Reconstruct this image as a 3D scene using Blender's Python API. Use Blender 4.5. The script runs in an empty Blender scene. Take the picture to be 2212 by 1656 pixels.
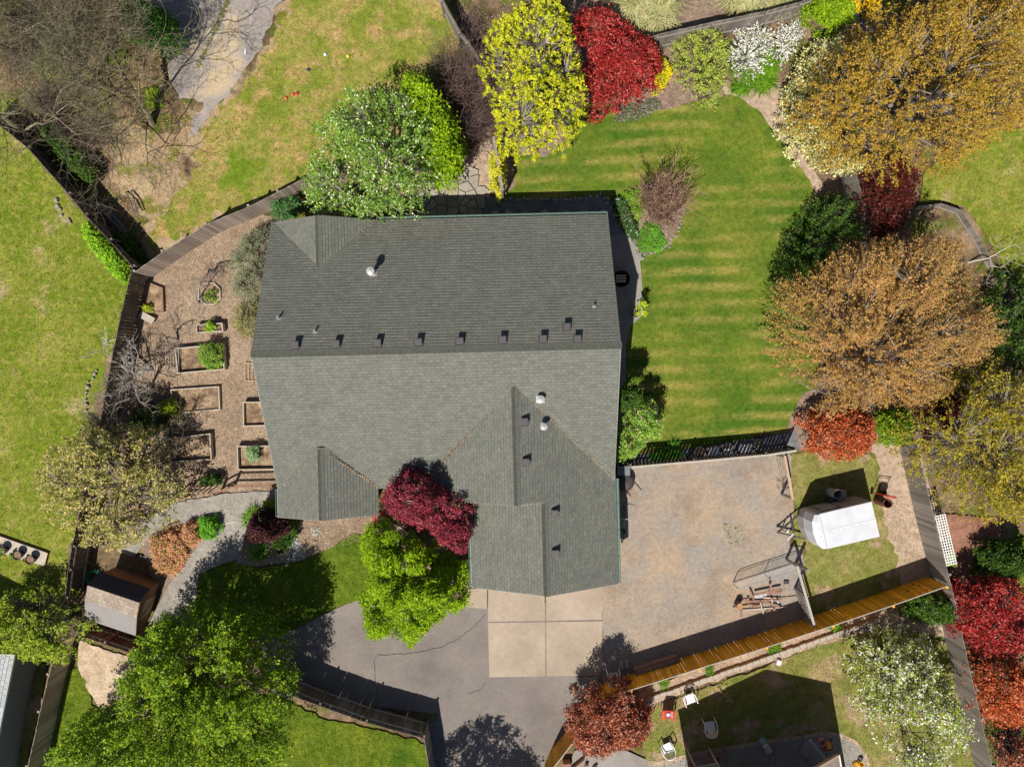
import bpy, bmesh, math, random
import numpy as np
from mathutils import Vector, Matrix
from mathutils.geometry import delaunay_2d_cdt
rng = np.random.default_rng(7); random.seed(7)
SC = bpy.context.scene; COL = SC.collection
# ---------------------------------------------------------------- camera, sky, sun
H, F, CX, CY = 38.0, 1826.0, 1106.0, 828.0        # drone height above ground
cd = bpy.data.cameras.new("camera"); cam = bpy.data.objects.new("camera", cd); COL.objects.link(cam)
cam.location = (0, 0, H); cd.sensor_width = 36; cd.lens = 36*F/2212; cd.clip_end = 500
SC.camera = cam
ELEV = math.radians(57.7); SD = Vector((0.407*math.cos(ELEV), 0.914*math.cos(ELEV), -math.sin(ELEV)))
w = bpy.data.worlds.new("World"); SC.world = w; w.use_nodes = True
nt = w.node_tree; bg = nt.nodes['Background']; sky = nt.nodes.new('ShaderNodeTexSky')
sky.sky_type = 'NISHITA'; sky.sun_disc = False; sky.sun_elevation = ELEV; sky.sun_rotation = math.radians(204)
nt.links.new(sky.outputs[0], bg.inputs[0]); bg.inputs[1].default_value = 0.05
ld = bpy.data.lights.new("sun", 'SUN'); ld.energy = 5.0; ld.angle = math.radians(0.5); ld.color = (1, .935, .82)
sun = bpy.data.objects.new("sun", ld); COL.objects.link(sun); sun.location = (-10, -20, 30)
sun.rotation_euler = SD.to_track_quat('-Z', 'Y').to_euler()
SC.view_settings.view_transform = 'Standard'; SC.view_settings.look = 'None'
SC.view_settings.exposure = 0.22; SC.view_settings.gamma = 1.0

# ---------------------------------------------------------------- coordinates
def U(x, y, z=0.0):
    return Vector(((x-CX)*(H-z)/F, (CY-y)*(H-z)/F, z))
def k(c, r, x, y):
    ox = (0, 650, 1300, 1971)[c]; oy = (0, 500, 1000, 1500)[r]
    return ((ox+x/3.16)*.8282, (oy+y/3.16)*.8282)
def KW(c, r, x, y, z=0.0): return U(*k(c, r, x, y), z)
def poly_w(pts, z=0.0): return [tuple(U(x, y, z)[:2]) for x, y in pts]

# ---------------------------------------------------------------- objects
def tag(o, label=None, cat=None, group=None, kind=None):
    if label: o['label'] = label
    if cat: o['category'] = cat
    if group: o['group'] = group
    if kind: o['kind'] = kind
    return o
def thing(name, label, cat, loc=(0, 0, 0), rz=0, group=None):
    o = bpy.data.objects.new(name, None); COL.objects.link(o)
    o.location = loc; o.rotation_euler = (0, 0, rz); o.empty_display_size = .1
    return tag(o, label, cat, group)
def copy_tree(o, parent=None):
    c = o.copy(); COL.objects.link(c); c.parent = parent
    for ch in [x for x in bpy.data.objects if x.parent == o]: copy_tree(ch, c)
    return c
def mesh_obj(name, V, Fc, mat, parent=None, smooth=False):
    me = bpy.data.meshes.new(name); me.from_pydata([tuple(v) for v in V], [], Fc)
    me.materials.append(mat)
    if smooth: me.shade_smooth()
    o = bpy.data.objects.new(name, me); COL.objects.link(o); o.parent = parent
    return o
def quads_obj(name, V, n, mat, parent=None):
    """V: (n*4,3) numpy"""
    me = bpy.data.meshes.new(name)
    me.vertices.add(n*4); me.vertices.foreach_set('co', V.astype(np.float32).ravel())
    me.loops.add(n*4); me.loops.foreach_set('vertex_index', np.arange(n*4, dtype=np.int32))
    me.polygons.add(n); me.polygons.foreach_set('loop_start', np.arange(0, n*4, 4, dtype=np.int32))
    me.polygons.foreach_set('loop_total', np.full(n, 4, dtype=np.int32))
    me.update(calc_edges=True); me.materials.append(mat)
    o = bpy.data.objects.new(name, me); COL.objects.link(o); o.parent = parent
    return o
class MB:
    def __init__(s): s.V = []; s.F = []
    def add(s, V, Fc):
        b = len(s.V); s.V += [Vector(v) for v in V]; s.F += [tuple(i+b for i in f) for f in Fc]; return s
    def box(s, c, size, rz=0, R=None, taper=1.0):
        x, y, z = [a/2 for a in size]; c = Vector(c)
        M = R if R is not None else Matrix.Rotation(rz, 3, 'Z')
        P = []
        for zz, t in ((-z, 1), (z, taper)):
            for xx, yy in ((-x, -y), (x, -y), (x, y), (-x, y)): P.append(c + M @ Vector((xx*t, yy*t, zz)))
        return s.add(P, [(0, 3, 2, 1), (4, 5, 6, 7), (0, 1, 5, 4), (1, 2, 6, 5), (2, 3, 7, 6), (3, 0, 4, 7)])
    def bar(s, a, b, wd, th, up=(0, 0, 1)):
        a = Vector(a); b = Vector(b); d = b-a; L = d.length
        if L < 1e-5: return s
        d.normalize(); up = Vector(up); sx = d.cross(up)
        if sx.length < 1e-3: sx = d.cross(Vector((1, 0, 0)))
        sx.normalize(); uz = sx.cross(d)
        M = Matrix((sx, d, uz)).transposed()
        return s.box((a+b)/2, (wd, L, th), R=M)
    def tube(s, path, rad, n=8, caps=True):
        path = [Vector(p) for p in path]; b = len(s.V); m = len(path)
        if not hasattr(rad, '__len__'): rad = [rad]*m
        prev = None
        for i, p in enumerate(path):
            d = (path[min(i+1, m-1)]-path[max(i-1, 0)])
            if d.length < 1e-9: d = Vector((0, 0, 1))
            d.normalize()
            a = d.orthogonal().normalized() if prev is None else (prev-d*prev.dot(d)).normalized()
            prev = a; c = d.cross(a)
            for j in range(n):
                t = 2*math.pi*j/n; s.V.append(p+(a*math.cos(t)+c*math.sin(t))*rad[i])
        for i in range(m-1):
            for j in range(n):
                j2 = (j+1) % n; s.F.append((b+i*n+j, b+i*n+j2, b+(i+1)*n+j2, b+(i+1)*n+j))
        if caps: s.F.append(tuple(b+j for j in range(n))[::-1]); s.F.append(tuple(b+(m-1)*n+j for j in range(n)))
        return s
    def lathe(s, prof, c=(0, 0, 0), n=20, cap=True):
        b = len(s.V); c = Vector(c)
        for r, z in prof:
            for j in range(n):
                t = 2*math.pi*j/n; s.V.append(c+Vector((r*math.cos(t), r*math.sin(t), z)))
        for i in range(len(prof)-1):
            for j in range(n):
                j2 = (j+1) % n; s.F.append((b+i*n+j, b+i*n+j2, b+(i+1)*n+j2, b+(i+1)*n+j))
        if cap: s.F.append(tuple(b+(len(prof)-1)*n+j for j in range(n)))
        return s
    def prism(s, pts, z0, z1):
        n = len(pts); P = [(p[0], p[1], z0) for p in pts]+[(p[0], p[1], z1) for p in pts]
        return s.add(P, [tuple(range(n))[::-1], tuple(range(n, 2*n))]+[(i, (i+1) % n, n+(i+1) % n, n+i) for i in range(n)])
    def build(s, name, mat, parent=None, smooth=False): return mesh_obj(name, s.V, s.F, mat, parent, smooth)

# ---------------------------------------------------------------- materials
def newmat(name):
    m = bpy.data.materials.new(name); m.use_nodes = True; n = m.node_tree
    return m, n.nodes, n.links, n.nodes['Principled BSDF']
def ramp(N, cols, interp='LINEAR'):
    r = N.new('ShaderNodeValToRGB'); e = r.color_ramp.elements; r.color_ramp.interpolation = interp
    while len(e) < len(cols): e.new(.5)
    for el, (p, c) in zip(e, cols): el.position = p; el.color = (*c, 1)
    return r
def noise(N, L, co, scale, detail=4, rough=.6, stretch=None, rot=0):
    t = N.new('ShaderNodeTexNoise'); t.inputs['Scale'].default_value = scale
    t.inputs['Detail'].default_value = detail; t.inputs['Roughness'].default_value = rough
    if stretch:
        mp = N.new('ShaderNodeMapping'); mp.inputs['Scale'].default_value = stretch
        mp.inputs['Rotation'].default_value = (0, 0, rot)
        L.new(co, mp.inputs[0]); co = mp.outputs[0]
    L.new(co, t.inputs['Vector']); return t
def mixc(N, L, f, a, b, mode='MIX'):
    m = N.new('ShaderNodeMix'); m.data_type = 'RGBA'; m.blend_type = mode
    for sock, v in ((m.inputs[0], f), (m.inputs[6], a), (m.inputs[7], b)):
        if hasattr(v, 'links'): L.new(v, sock)
        elif isinstance(v, (int, float)): sock.default_value = v
        else: sock.default_value = (*v, 1)
    return m.outputs[2]
def ground_mat(name, big, fine, bs=.5, fs=12, extra=None, rough=.95, bump=.4, bstretch=None, bd=.02, patch=None, mid=.35):
    """big: ramp over large noise, fine: multiply ramp over fine noise, patch: (scale, lo, hi, colour)"""
    m, N, L, P = newmat(name); co = N.new('ShaderNodeTexCoord').outputs['Object']
    n1 = noise(N, L, co, bs, 5, .65, bstretch); r1 = ramp(N, big); L.new(n1.outputs[0], r1.inputs[0])
    n2 = noise(N, L, co, fs, 6, .75); r2 = ramp(N, fine); L.new(n2.outputs[0], r2.inputs[0])
    c = r1.outputs[0]
    for pt in (patch or []):
        n3 = noise(N, L, co, pt[0], 4, .6, pt[4] if len(pt) > 4 else None)
        r3 = ramp(N, [(pt[1], (0, 0, 0)), (pt[2], (1, 1, 1))]); L.new(n3.outputs[0], r3.inputs[0])
        c = mixc(N, L, r3.outputs[0], c, pt[3])
    n5 = noise(N, L, co, fs*.2, 5, .75); r5 = ramp(N, [(.3, (1-mid,)*3), (.5, (1,)*3), (.7, (1+mid,)*3)]); L.new(n5.outputs[0], r5.inputs[0])
    c = mixc(N, L, 1.0, c, r5.outputs[0], 'MULTIPLY')
    c = mixc(N, L, 1.0, c, r2.outputs[0], 'MULTIPLY')
    L.new(c, P.inputs['Base Color']); P.inputs['Roughness'].default_value = rough
    P.inputs['Specular IOR Level'].default_value = .03
    b = N.new('ShaderNodeBump'); b.inputs['Strength'].default_value = bump; b.inputs['Distance'].default_value = bd
    L.new(n2.outputs[0], b.inputs['Height']); L.new(b.outputs[0], P.inputs['Normal'])
    return m
BOOST = 1.4
def leaf_mat(name, cols, rough=.5, spec=.35, trans=.3, big=.35):
    """cols: ramp by random per island; slow noise shifts brightness between clumps"""
    m, N, L, P = newmat(name); g = N.new('ShaderNodeNewGeometry')
    co = N.new('ShaderNodeTexCoord').outputs['Object']
    cols = [(p_, tuple(min(.88, v*BOOST) for v in c_)) for p_, c_ in cols]
    r = ramp(N, cols); L.new(g.outputs['Random Per Island'], r.inputs[0])
    n = noise(N, L, co, 1.3, 3, .6); r2 = ramp(N, [(.3, (1-big*1.1, 1-big*.95, 1-big*1.2)), (.52, (1,)*3), (.7, (1+big*.5, 1+big*.35, 1+big*.3))]); L.new(n.outputs[0], r2.inputs[0])
    c = mixc(N, L, 1.0, r.outputs[0], r2.outputs[0], 'MULTIPLY')
    L.new(c, P.inputs['Base Color']); P.inputs['Roughness'].default_value = rough
    P.inputs['Specular IOR Level'].default_value = spec*.55
    trans *= .7
    t = N.new('ShaderNodeBsdfTranslucent'); L.new(c, t.inputs[0])
    mx = N.new('ShaderNodeMixShader'); mx.inputs[0].default_value = trans
    L.new(P.outputs[0], mx.inputs[1]); L.new(t.outputs[0], mx.inputs[2])
    L.new(mx.outputs[0], N['Material Output'].inputs[0]); return m
def wood_mat(name, a, b, rough=.85, island=True, stretch=(1, 1, 12), scale=6, var=.5):
    m, N, L, P = newmat(name); co = N.new('ShaderNodeTexCoord').outputs['Object']
    n = noise(N, L, co, scale, 5, .7, stretch); r = ramp(N, [(.3, a), (.7, b)]); L.new(n.outputs[0], r.inputs[0])
    c = r.outputs[0]
    if island:
        g = N.new('ShaderNodeNewGeometry'); r2 = ramp(N, [(0, (1-var,)*3), (1, (1+var*.35,)*3)])
        L.new(g.outputs['Random Per Island'], r2.inputs[0]); c = mixc(N, L, 1.0, c, r2.outputs[0], 'MULTIPLY')
    L.new(c, P.inputs['Base Color']); P.inputs['Roughness'].default_value = rough
    P.inputs['Specular IOR Level'].default_value = .2
    bp = N.new('ShaderNodeBump'); bp.inputs['Strength'].default_value = .3; bp.inputs['Distance'].default_value = .01
    L.new(n.outputs[0], bp.inputs['Height']); L.new(bp.outputs[0], P.inputs['Normal']); return m
def paint(name, c, rough=.5, metal=0, var=.25, scale=8, spec=.4):
    m, N, L, P = newmat(name); co = N.new('ShaderNodeTexCoord').outputs['Object']
    n = noise(N, L, co, scale, 5, .7); r = ramp(N, [(.3, tuple(x*(1-var) for x in c)), (.65, c)]); L.new(n.outputs[0], r.inputs[0])
    L.new(r.outputs[0], P.inputs['Base Color']); P.inputs['Roughness'].default_value = rough
    P.inputs['Metallic'].default_value = metal; P.inputs['Specular IOR Level'].default_value = spec; return m
def shingle_mat(name, c1, c2, mortar, wear=(.2, .19, .17)):
    m, N, L, P = newmat(name); tc = N.new('ShaderNodeTexCoord'); uv = tc.outputs['UV']
    b = N.new('ShaderNodeTexBrick'); L.new(uv, b.inputs['Vector'])
    b.inputs['Scale'].default_value = 1; b.inputs['Brick Width'].default_value = .22; b.inputs['Row Height'].default_value = .142
    b.inputs['Mortar Size'].default_value = .006; b.inputs['Color1'].default_value = (*c1, 1); b.inputs['Color2'].default_value = (*c2, 1)
    b.inputs['Mortar'].default_value = (*mortar, 1); b.offset = .37; b.squash = 1
    n = noise(N, L, tc.outputs['Object'], 1.1, 5, .65); r = ramp(N, [(.3, (.90, .90, .91)), (.7, (1.06, 1.06, 1.03))]); L.new(n.outputs[0], r.inputs[0])
    n2 = noise(N, L, tc.outputs['Object'], 55, 3, .8); r2 = ramp(N, [(.3, (.78,)*3), (.7, (1.18,)*3)]); L.new(n2.outputs[0], r2.inputs[0])
    n4 = noise(N, L, uv, 1, 3, .6, (3.2, 6, 1)); r4 = ramp(N, [(.35, (.86,)*3), (.6, (1.06,)*3)]); L.new(n4.outputs[0], r4.inputs[0])
    c = mixc(N, L, 1.0, b.outputs[0], r.outputs[0], 'MULTIPLY'); c = mixc(N, L, 1.0, c, r2.outputs[0], 'MULTIPLY')
    c = mixc(N, L, 1.0, c, r4.outputs[0], 'MULTIPLY')
    L.new(c, P.inputs['Base Color']); P.inputs['Roughness'].default_value = .9; P.inputs['Specular IOR Level'].default_value = .2
    bp = N.new('ShaderNodeBump'); bp.inputs['Strength'].default_value = .35; bp.inputs['Distance'].default_value = .006
    L.new(n2.outputs[0], bp.inputs['Height']); L.new(bp.outputs[0], P.inputs['Normal']); return m

G9 = [(.25, (.45,)*3), (.5, (.95,)*3), (.75, (1.35,)*3)]
M = {}
M['dirt'] = ground_mat('dirt', [(.3, (.07, .05, .03)), (.5, (.18, .125, .08)), (.7, (.28, .20, .13))], G9, .35, 14, patch=[(.9, .5, .62, (.11, .13, .025)), (.5, .6, .68, (.07, .045, .03))])
M['dry'] = ground_mat('dry_soil', [(.3, (.30, .21, .13)), (.7, (.42, .32, .20))], G9, .5, 14, patch=[(1.2, .53, .62, (.16, .17, .03)), (.45, .58, .66, (.12, .08, .05))])
M['lawn_back'] = ground_mat('lawn_back', [(.3, (.05, .098, .012)), (.5, (.088, .135, .017)), (.68, (.15, .165, .028))], [(.2, (.55,)*3), (.5, (1,)*3), (.8, (1.45,)*3)], .22, 22,
    patch=[(.5, .45, .7, (.16, .19, .025)), (5.0, .46, .7, (.085, .15, .016)), (.28, .5, .66, (.055, .12, .013))])
def mow_bands(m):
    N, L = m.node_tree.nodes, m.node_tree.links; P = N['Principled BSDF']; src = P.inputs['Base Color'].links[0].from_socket
    co = N.new('ShaderNodeTexCoord').outputs['Object']; mp = N.new('ShaderNodeMapping'); mp.inputs['Rotation'].default_value = (0, 0, math.radians(-2)); L.new(co, mp.inputs[0])
    wv = N.new('ShaderNodeTexWave'); wv.bands_direction = 'Y'; wv.inputs['Scale'].default_value = .43; wv.inputs['Distortion'].default_value = 1.3; wv.inputs['Detail'].default_value = 2
    wv.inputs['Detail Scale'].default_value = .8; wv.inputs['Detail Roughness'].default_value = .6; L.new(mp.outputs[0], wv.inputs['Vector'])
    r1 = ramp(N, [(.2, (0,)*3), (.95, (.68,)*3)]); L.new(wv.outputs[0], r1.inputs[0])
    n1 = noise(N, L, co, .3, 6, .75, (.8, 1.1, 1)); r2 = ramp(N, [(.43, (0,)*3), (.58, (1,)*3)]); L.new(n1.outputs[0], r2.inputs[0])
    n2 = noise(N, L, co, 9, 4, .7, (.6, 1, 1)); r3 = ramp(N, [(.35, (.25,)*3), (.65, (1,)*3)]); L.new(n2.outputs[0], r3.inputs[0])
    f = mixc(N, L, 1.0, r1.outputs[0], r2.outputs[0], 'MULTIPLY'); f = mixc(N, L, 1.0, f, r3.outputs[0], 'MULTIPLY')
    L.new(mixc(N, L, f, src, (.42, .31, .10)), P.inputs['Base Color'])
mow_bands(M['lawn_back'])
M['lawn_left'] = ground_mat('lawn_left', [(.28, (.09, .14, .012)), (.45, (.15, .19, .02)), (.6, (.23, .235, .045)), (.72, (.32, .28, .09))], [(.2, (.5,)*3), (.5, (1,)*3), (.8, (1.5,)*3)], .3, 18,
    patch=[(.8, .5, .66, (.13, .18, .015)), (3.5, .5, .66, (.26, .235, .06)), (.6, .58, .72, (.34, .27, .14)), (9, .56, .66, (.07, .12, .02))])
M['lawn_dry'] = ground_mat('lawn_dry', [(.3, (.10, .165, .014)), (.46, (.19, .21, .035)), (.62, (.35, .27, .10))], [(.2, (.5,)*3), (.5, (1,)*3), (.8, (1.45,)*3)], .33, 16,
    patch=[(1.1, .48, .66, (.40, .26, .12)), (5, .5, .66, (.18, .21, .03)), (.35, .54, .65, (.12, .19, .015))])
M['lawn_rich'] = ground_mat('lawn_rich', [(.3, (.055, .11, .01)), (.7, (.15, .18, .02))], [(.2, (.5,)*3), (.5, (1,)*3), (.8, (1.45,)*3)], .5, 20)
M['lawn_weedy'] = ground_mat('lawn_weedy', [(.3, (.13, .16, .03)), (.55, (.20, .19, .06)), (.7, (.32, .23, .13))], [(.2, (.5,)*3), (.5, (1,)*3), (.8, (1.45,)*3)], .45, 14,
    patch=[(.8, .55, .63, (.34, .24, .16))])
M['chips'] = ground_mat('wood_chips', [(.3, (.20, .145, .105)), (.5, (.30, .225, .165)), (.7, (.38, .30, .225))], [(.3, (.3,)*3), (.5, (.95,)*3), (.68, (1.7, 1.65, 1.6))], .5, 26, bump=.8, bd=.03)
M['mulch'] = ground_mat('bark_mulch', [(.3, (.17, .115, .09)), (.7, (.32, .24, .19))], G9, .8, 24, bump=.8)
M['pale_path'] = ground_mat('pale_path', [(.3, (.36, .26, .19)), (.7, (.46, .36, .28))], G9, .8, 24, bump=.4)
M['red_mulch'] = ground_mat('red_mulch', [(.3, (.22, .10, .07)), (.7, (.32, .17, .12))], G9, .8, 24)
M['gravel'] = ground_mat('gravel', [(.30, (.23, .205, .19)), (.46, (.30, .255, .215)), (.6, (.36, .28, .21)), (.72, (.42, .30, .19))],
    [(.28, (.62,)*3), (.5, (.98,)*3), (.7, (1.35,)*3)], .32, 30, bump=.4, bd=.015, mid=.2, patch=[(.7, .5, .75, (.25, .19, .145)), (.9, .6, .8, (.42, .28, .14)), (.45, .52, .72, (.27, .255, .245))])
M['asphalt'] = ground_mat('asphalt', [(.3, (.155, .137, .13)), (.5, (.205, .18, .17)), (.7, (.25, .22, .205))], [(.3, (.72,)*3), (.7, (1.25,)*3)], .33, 40, bump=.3, bd=.008, patch=[(.6, .6, .75, (.22, .2, .18))], mid=.10)
M['old_pave'] = ground_mat('old_pavement', [(.3, (.27, .235, .22)), (.7, (.37, .335, .32))], [(.3, (.75,)*3), (.7, (1.2,)*3)], .5, 30, bump=.3, bd=.008, patch=[(.5, .5, .62, (.46, .37, .25)), (1.3, .66, .72, (.19, .16, .11))], mid=.10)
M['concrete'] = ground_mat('concrete', [(.3, (.30, .245, .195)), (.5, (.36, .295, .235)), (.7, (.42, .345, .28))], [(.3, (.78,)*3), (.7, (1.18,)*3)], .5, 35, bump=.25, bd=.006, patch=[(1.3, .6, .75, (.34, .27, .21))], mid=.10)
M['slab'] = ground_mat('grey_slab', [(.3, (.22, .2, .19)), (.7, (.32, .3, .28))], [(.3, (.8,)*3), (.7, (1.15,)*3)], .6, 35, bump=.25, bd=.006, mid=.10)
M['fines'] = ground_mat('path_fines', [(.3, (.23, .215, .195)), (.7, (.33, .305, .275))], [(.25, (.6,)*3), (.7, (1.3,)*3)], .6, 30)
M['slate'] = ground_mat('slate_fines', [(.3, (.13, .14, .15)), (.7, (.2, .21, .22))], G9, .8, 28)
M['soil'] = ground_mat('bed_soil', [(.3, (.12, .075, .05)), (.5, (.24, .165, .11)), (.7, (.38, .29, .19))], G9, 2.5, 20)
M['sand'] = ground_mat('bare_tan_soil', [(.3, (.42, .32, .23)), (.7, (.55, .44, .33))], [(.25, (.7,)*3), (.7, (1.2,)*3)], 1.2, 15)
M['seam'] = paint('seam', (.09, .07, .06), .9)
M['crack'] = paint('crack', (.085, .078, .075), .9)
M['shingle'] = shingle_mat('shingle', (.145, .150, .134), (.171, .176, .158), (.07, .073, .064))
M['shingle2'] = shingle_mat('shingle_pale', (.42, .45, .48), (.5, .52, .54), (.12, .13, .14))
M['shingle3'] = shingle_mat('shingle_tan', (.3, .24, .2), (.38, .32, .27), (.1, .08, .06))
M['capshingle'] = paint('cap_shingle', (.155, .162, .142), .9, var=.4, scale=12)
M['siding'] = paint('house_siding', (.33, .36, .31), .7)
M['trim'] = paint('white_trim', (.75, .74, .72), .5, var=.1)
M['fascia'] = paint('green_fascia', (.05, .14, .10), .5)
M['gutter'] = paint('green_gutter', (.12, .19, .16), .4)
M['glass'] = paint('window_glass', (.03, .04, .05), .08, spec=.8)
M['vent'] = paint('vent_plastic', (.085, .075, .085), .55)
M['galv'] = paint('galvanised', (.55, .55, .57), .38, metal=.25, var=.15)
M['litter'] = leaf_mat('leaf_litter', [(0, (.1, .06, .04)), (.5, (.24, .16, .10)), (1, (.34, .26, .18))], .9, .1, 0)
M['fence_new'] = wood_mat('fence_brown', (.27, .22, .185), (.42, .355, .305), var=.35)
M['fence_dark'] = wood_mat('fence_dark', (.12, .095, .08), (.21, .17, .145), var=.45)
M['fence_grey'] = wood_mat('fence_grey', (.20, .18, .165), (.33, .295, .27), var=.4)
M['fence_gold'] = wood_mat('fence_gold', (.74, .30, .012), (.88, .42, .03), rough=.6, var=.3)
M['cap_wood'] = wood_mat('cap_wood', (.36, .32, .28), (.48, .43, .38), var=.2)
M['bed_wood'] = wood_mat('bed_wood', (.40, .34, .28), (.56, .49, .42), stretch=(1, 1, 1), var=.3)
M['tan_wood'] = wood_mat('tan_wood', (.42, .28, .19), (.58, .42, .3), stretch=(1, 1, 1), var=.3)
M['old_board'] = wood_mat('old_board', (.22, .11, .075), (.40, .24, .18), stretch=(1, 1, 1), var=.6)
M['bark'] = wood_mat('bark', (.10, .085, .075), (.22, .19, .17), island=False, stretch=(1, 1, 1), scale=9)
M['twig_grey'] = wood_mat('twig_grey', (.22, .19, .16), (.42, .37, .33), stretch=(1, 1, 1), scale=9, var=.6)
M['twig_moss'] = wood_mat('twig_moss', (.11, .10, .055), (.33, .28, .20), stretch=(1, 1, 1), scale=5, var=.7)
M['twig_pale'] = wood_mat('twig_pale', (.38, .35, .31), (.62, .57, .52), stretch=(1, 1, 1), scale=9, var=.5)
M['twig_purple'] = wood_mat('twig_purple', (.11, .075, .07), (.25, .17, .155), stretch=(1, 1, 1), scale=9, var=.6)
M['twig_pink'] = wood_mat('twig_pink', (.24, .14, .10), (.45, .29, .21), stretch=(1, 1, 1), scale=9, var=.6)
M['white_metal'] = paint('trailer_white', (.60, .62, .68), .4, var=.16, scale=2.2)
M['grey_metal'] = paint('grey_metal', (.40, .39, .41), .5, var=.2)
M['dark_metal'] = paint('dark_metal', (.05, .045, .045), .5)
M['rust'] = paint('rust', (.20, .085, .06), .8, var=.5, scale=14)
M['red_paint'] = paint('red_paint', (.62, .05, .03), .5)
M['plastic'] = paint('white_plastic', (.72, .72, .74), .4, var=.08)
M['black'] = paint('black', (.02, .02, .022), .5)
M['rock'] = paint('rock', (.34, .33, .31), .9, var=.5, scale=6)
M['block'] = paint('concrete_block', (.42, .38, .33), .9, var=.3)
M['terracotta'] = paint('terracotta', (.45, .22, .12), .8)

# ---------------------------------------------------------------- polygon helpers
def in_poly(P, poly):
    x, y = P[:, 0], P[:, 1]; inside = np.zeros(len(P), bool); n = len(poly)
    for i in range(n):
        x0, y0 = poly[i]; x1, y1 = poly[(i+1) % n]
        c = ((y0 > y) != (y1 > y)) & (x < (x1-x0)*(y-y0)/((y1-y0) if y1 != y0 else 1e-9)+x0); inside ^= c
    return inside
def dist_poly(P, poly):
    d = np.full(len(P), 1e9); n = len(poly)
    for i in range(n):
        a = np.array(poly[i]); b = np.array(poly[(i+1) % n]); ab = b-a
        t = np.clip(((P-a)@ab)/max(ab@ab, 1e-9), 0, 1); q = a+t[:, None]*ab
        d = np.minimum(d, np.hypot(*(P-q).T))
    return d
def sample(poly, n):
    a = np.array(poly); lo, hi = a.min(0), a.max(0); out = []; c = 0
    while c < n:
        P = lo+rng.random((max(n*2, 64), 2))*(hi-lo); P = P[in_poly(P, poly)]; out.append(P); c += len(P)
    return np.concatenate(out)[:n]
def area(poly):
    a = np.array(poly); x, y = a[:, 0], a[:, 1]; return abs(np.dot(x, np.roll(y, -1))-np.dot(y, np.roll(x, -1)))/2
LV = [0]
def sheet(name, pts, mat, rag=0.0, thick=0.0, world=False, **kw):
    """flat ground sheet; rag = raggedness of its edge in metres"""
    LV[0] += 1; z = LV[0]*.0025
    P = pts if world else poly_w(pts)
    if rag:
        Q = []; n = len(P); r = random.Random(len(name)+LV[0])
        for i in range(n):
            a = Vector(P[i]); b = Vector(P[(i+1) % n]); L = (b-a).length; m = max(1, int(L/.22)); nn = Vector((-(b-a).y, (b-a).x)).normalized()
            low = 0
            for j in range(m):
                low = low*.7+r.gauss(0, rag*.5); Q.append(tuple(a+(b-a)*j/m+nn*(low+r.uniform(-rag, rag)*.5)))
        P = Q
    n = len(P); vv, _e, ff = delaunay_2d_cdt([Vector(p) for p in P], [(i, (i+1) % n) for i in range(n)], [], 0, 1e-4)[:3]
    me = bpy.data.meshes.new(name); V3 = np.array([tuple(v) for v in vv]); cen = np.array([V3[list(t)].mean(0) for t in ff]); keep = in_poly(cen, P)
    T = [t if (V3[t[1]][0]-V3[t[0]][0])*(V3[t[2]][1]-V3[t[0]][1])-(V3[t[1]][1]-V3[t[0]][1])*(V3[t[2]][0]-V3[t[0]][0]) > 0 else t[::-1] for t, kp in zip(ff, keep) if kp]
    me.from_pydata([(v[0], v[1], z+thick) for v in V3], [], T); me.materials.append(mat)
    o = bpy.data.objects.new(name, me); COL.objects.link(o)
    if kw.get('kind', 'structure'): o['kind'] = kw.get('kind', 'structure')
    return o, P
def leaf_quads(C, size, up=.8, aspect=.55, droop=None):
    """n leaf quads at C with random facing biased upward"""
    n = len(C); nr = rng.normal(size=(n, 3)); nr[:, 2] = np.abs(nr[:, 2])+up; nr /= np.linalg.norm(nr, axis=1)[:, None]
    a = rng.normal(size=(n, 3)); a -= (a*nr).sum(1)[:, None]*nr; a /= np.linalg.norm(a, axis=1)[:, None]; b = np.cross(nr, a)
    s = size*(.4+1.15*rng.random(n)**1.4)[:, None]; V = np.empty((n, 4, 3))
    V[:, 0] = C-a*s; V[:, 1] = C-b*s*aspect+a*s*.1; V[:, 2] = C+a*s; V[:, 3] = C+b*s*aspect+a*s*.1
    return V.reshape(-1, 3)
def blades(C, h, wd, lean=.5):
    n = len(C); t = rng.random(n)*2*np.pi; d = np.stack([np.cos(t), np.sin(t), np.zeros(n)], 1); e = np.stack([-np.sin(t), np.cos(t), np.zeros(n)], 1)
    hh = (h*(.5+rng.random(n)))[:, None]; l = (lean*(.3+rng.random(n)))[:, None]*hh; V = np.empty((n, 4, 3))
    V[:, 0] = C-e*wd; V[:, 1] = C+e*wd; V[:, 2] = C+e*wd*.4+d*l+np.array([0, 0, 1])*hh; V[:, 3] = C-e*wd*.4+d*l+np.array([0, 0, 1])*hh
    return V.reshape(-1, 3)
def grass_on(P, mat, dens, h=.045, holes=(), name='grass', label=None):
    n = int(area(P)*dens); Q = sample(P, n)
    vis = (np.abs(Q[:, 0]) < 23.8) & (np.abs(Q[:, 1]) < 17.9); Q = Q[vis]
    for hl in holes: Q = Q[~in_poly(Q, hl)]
    C = np.c_[Q, np.full(len(Q), LV[0]*.0025)]
    o = quads_obj(name, blades(C, h, .011, .8), len(C), mat); tag(o, label, 'grass', kind='stuff'); return o

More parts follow.
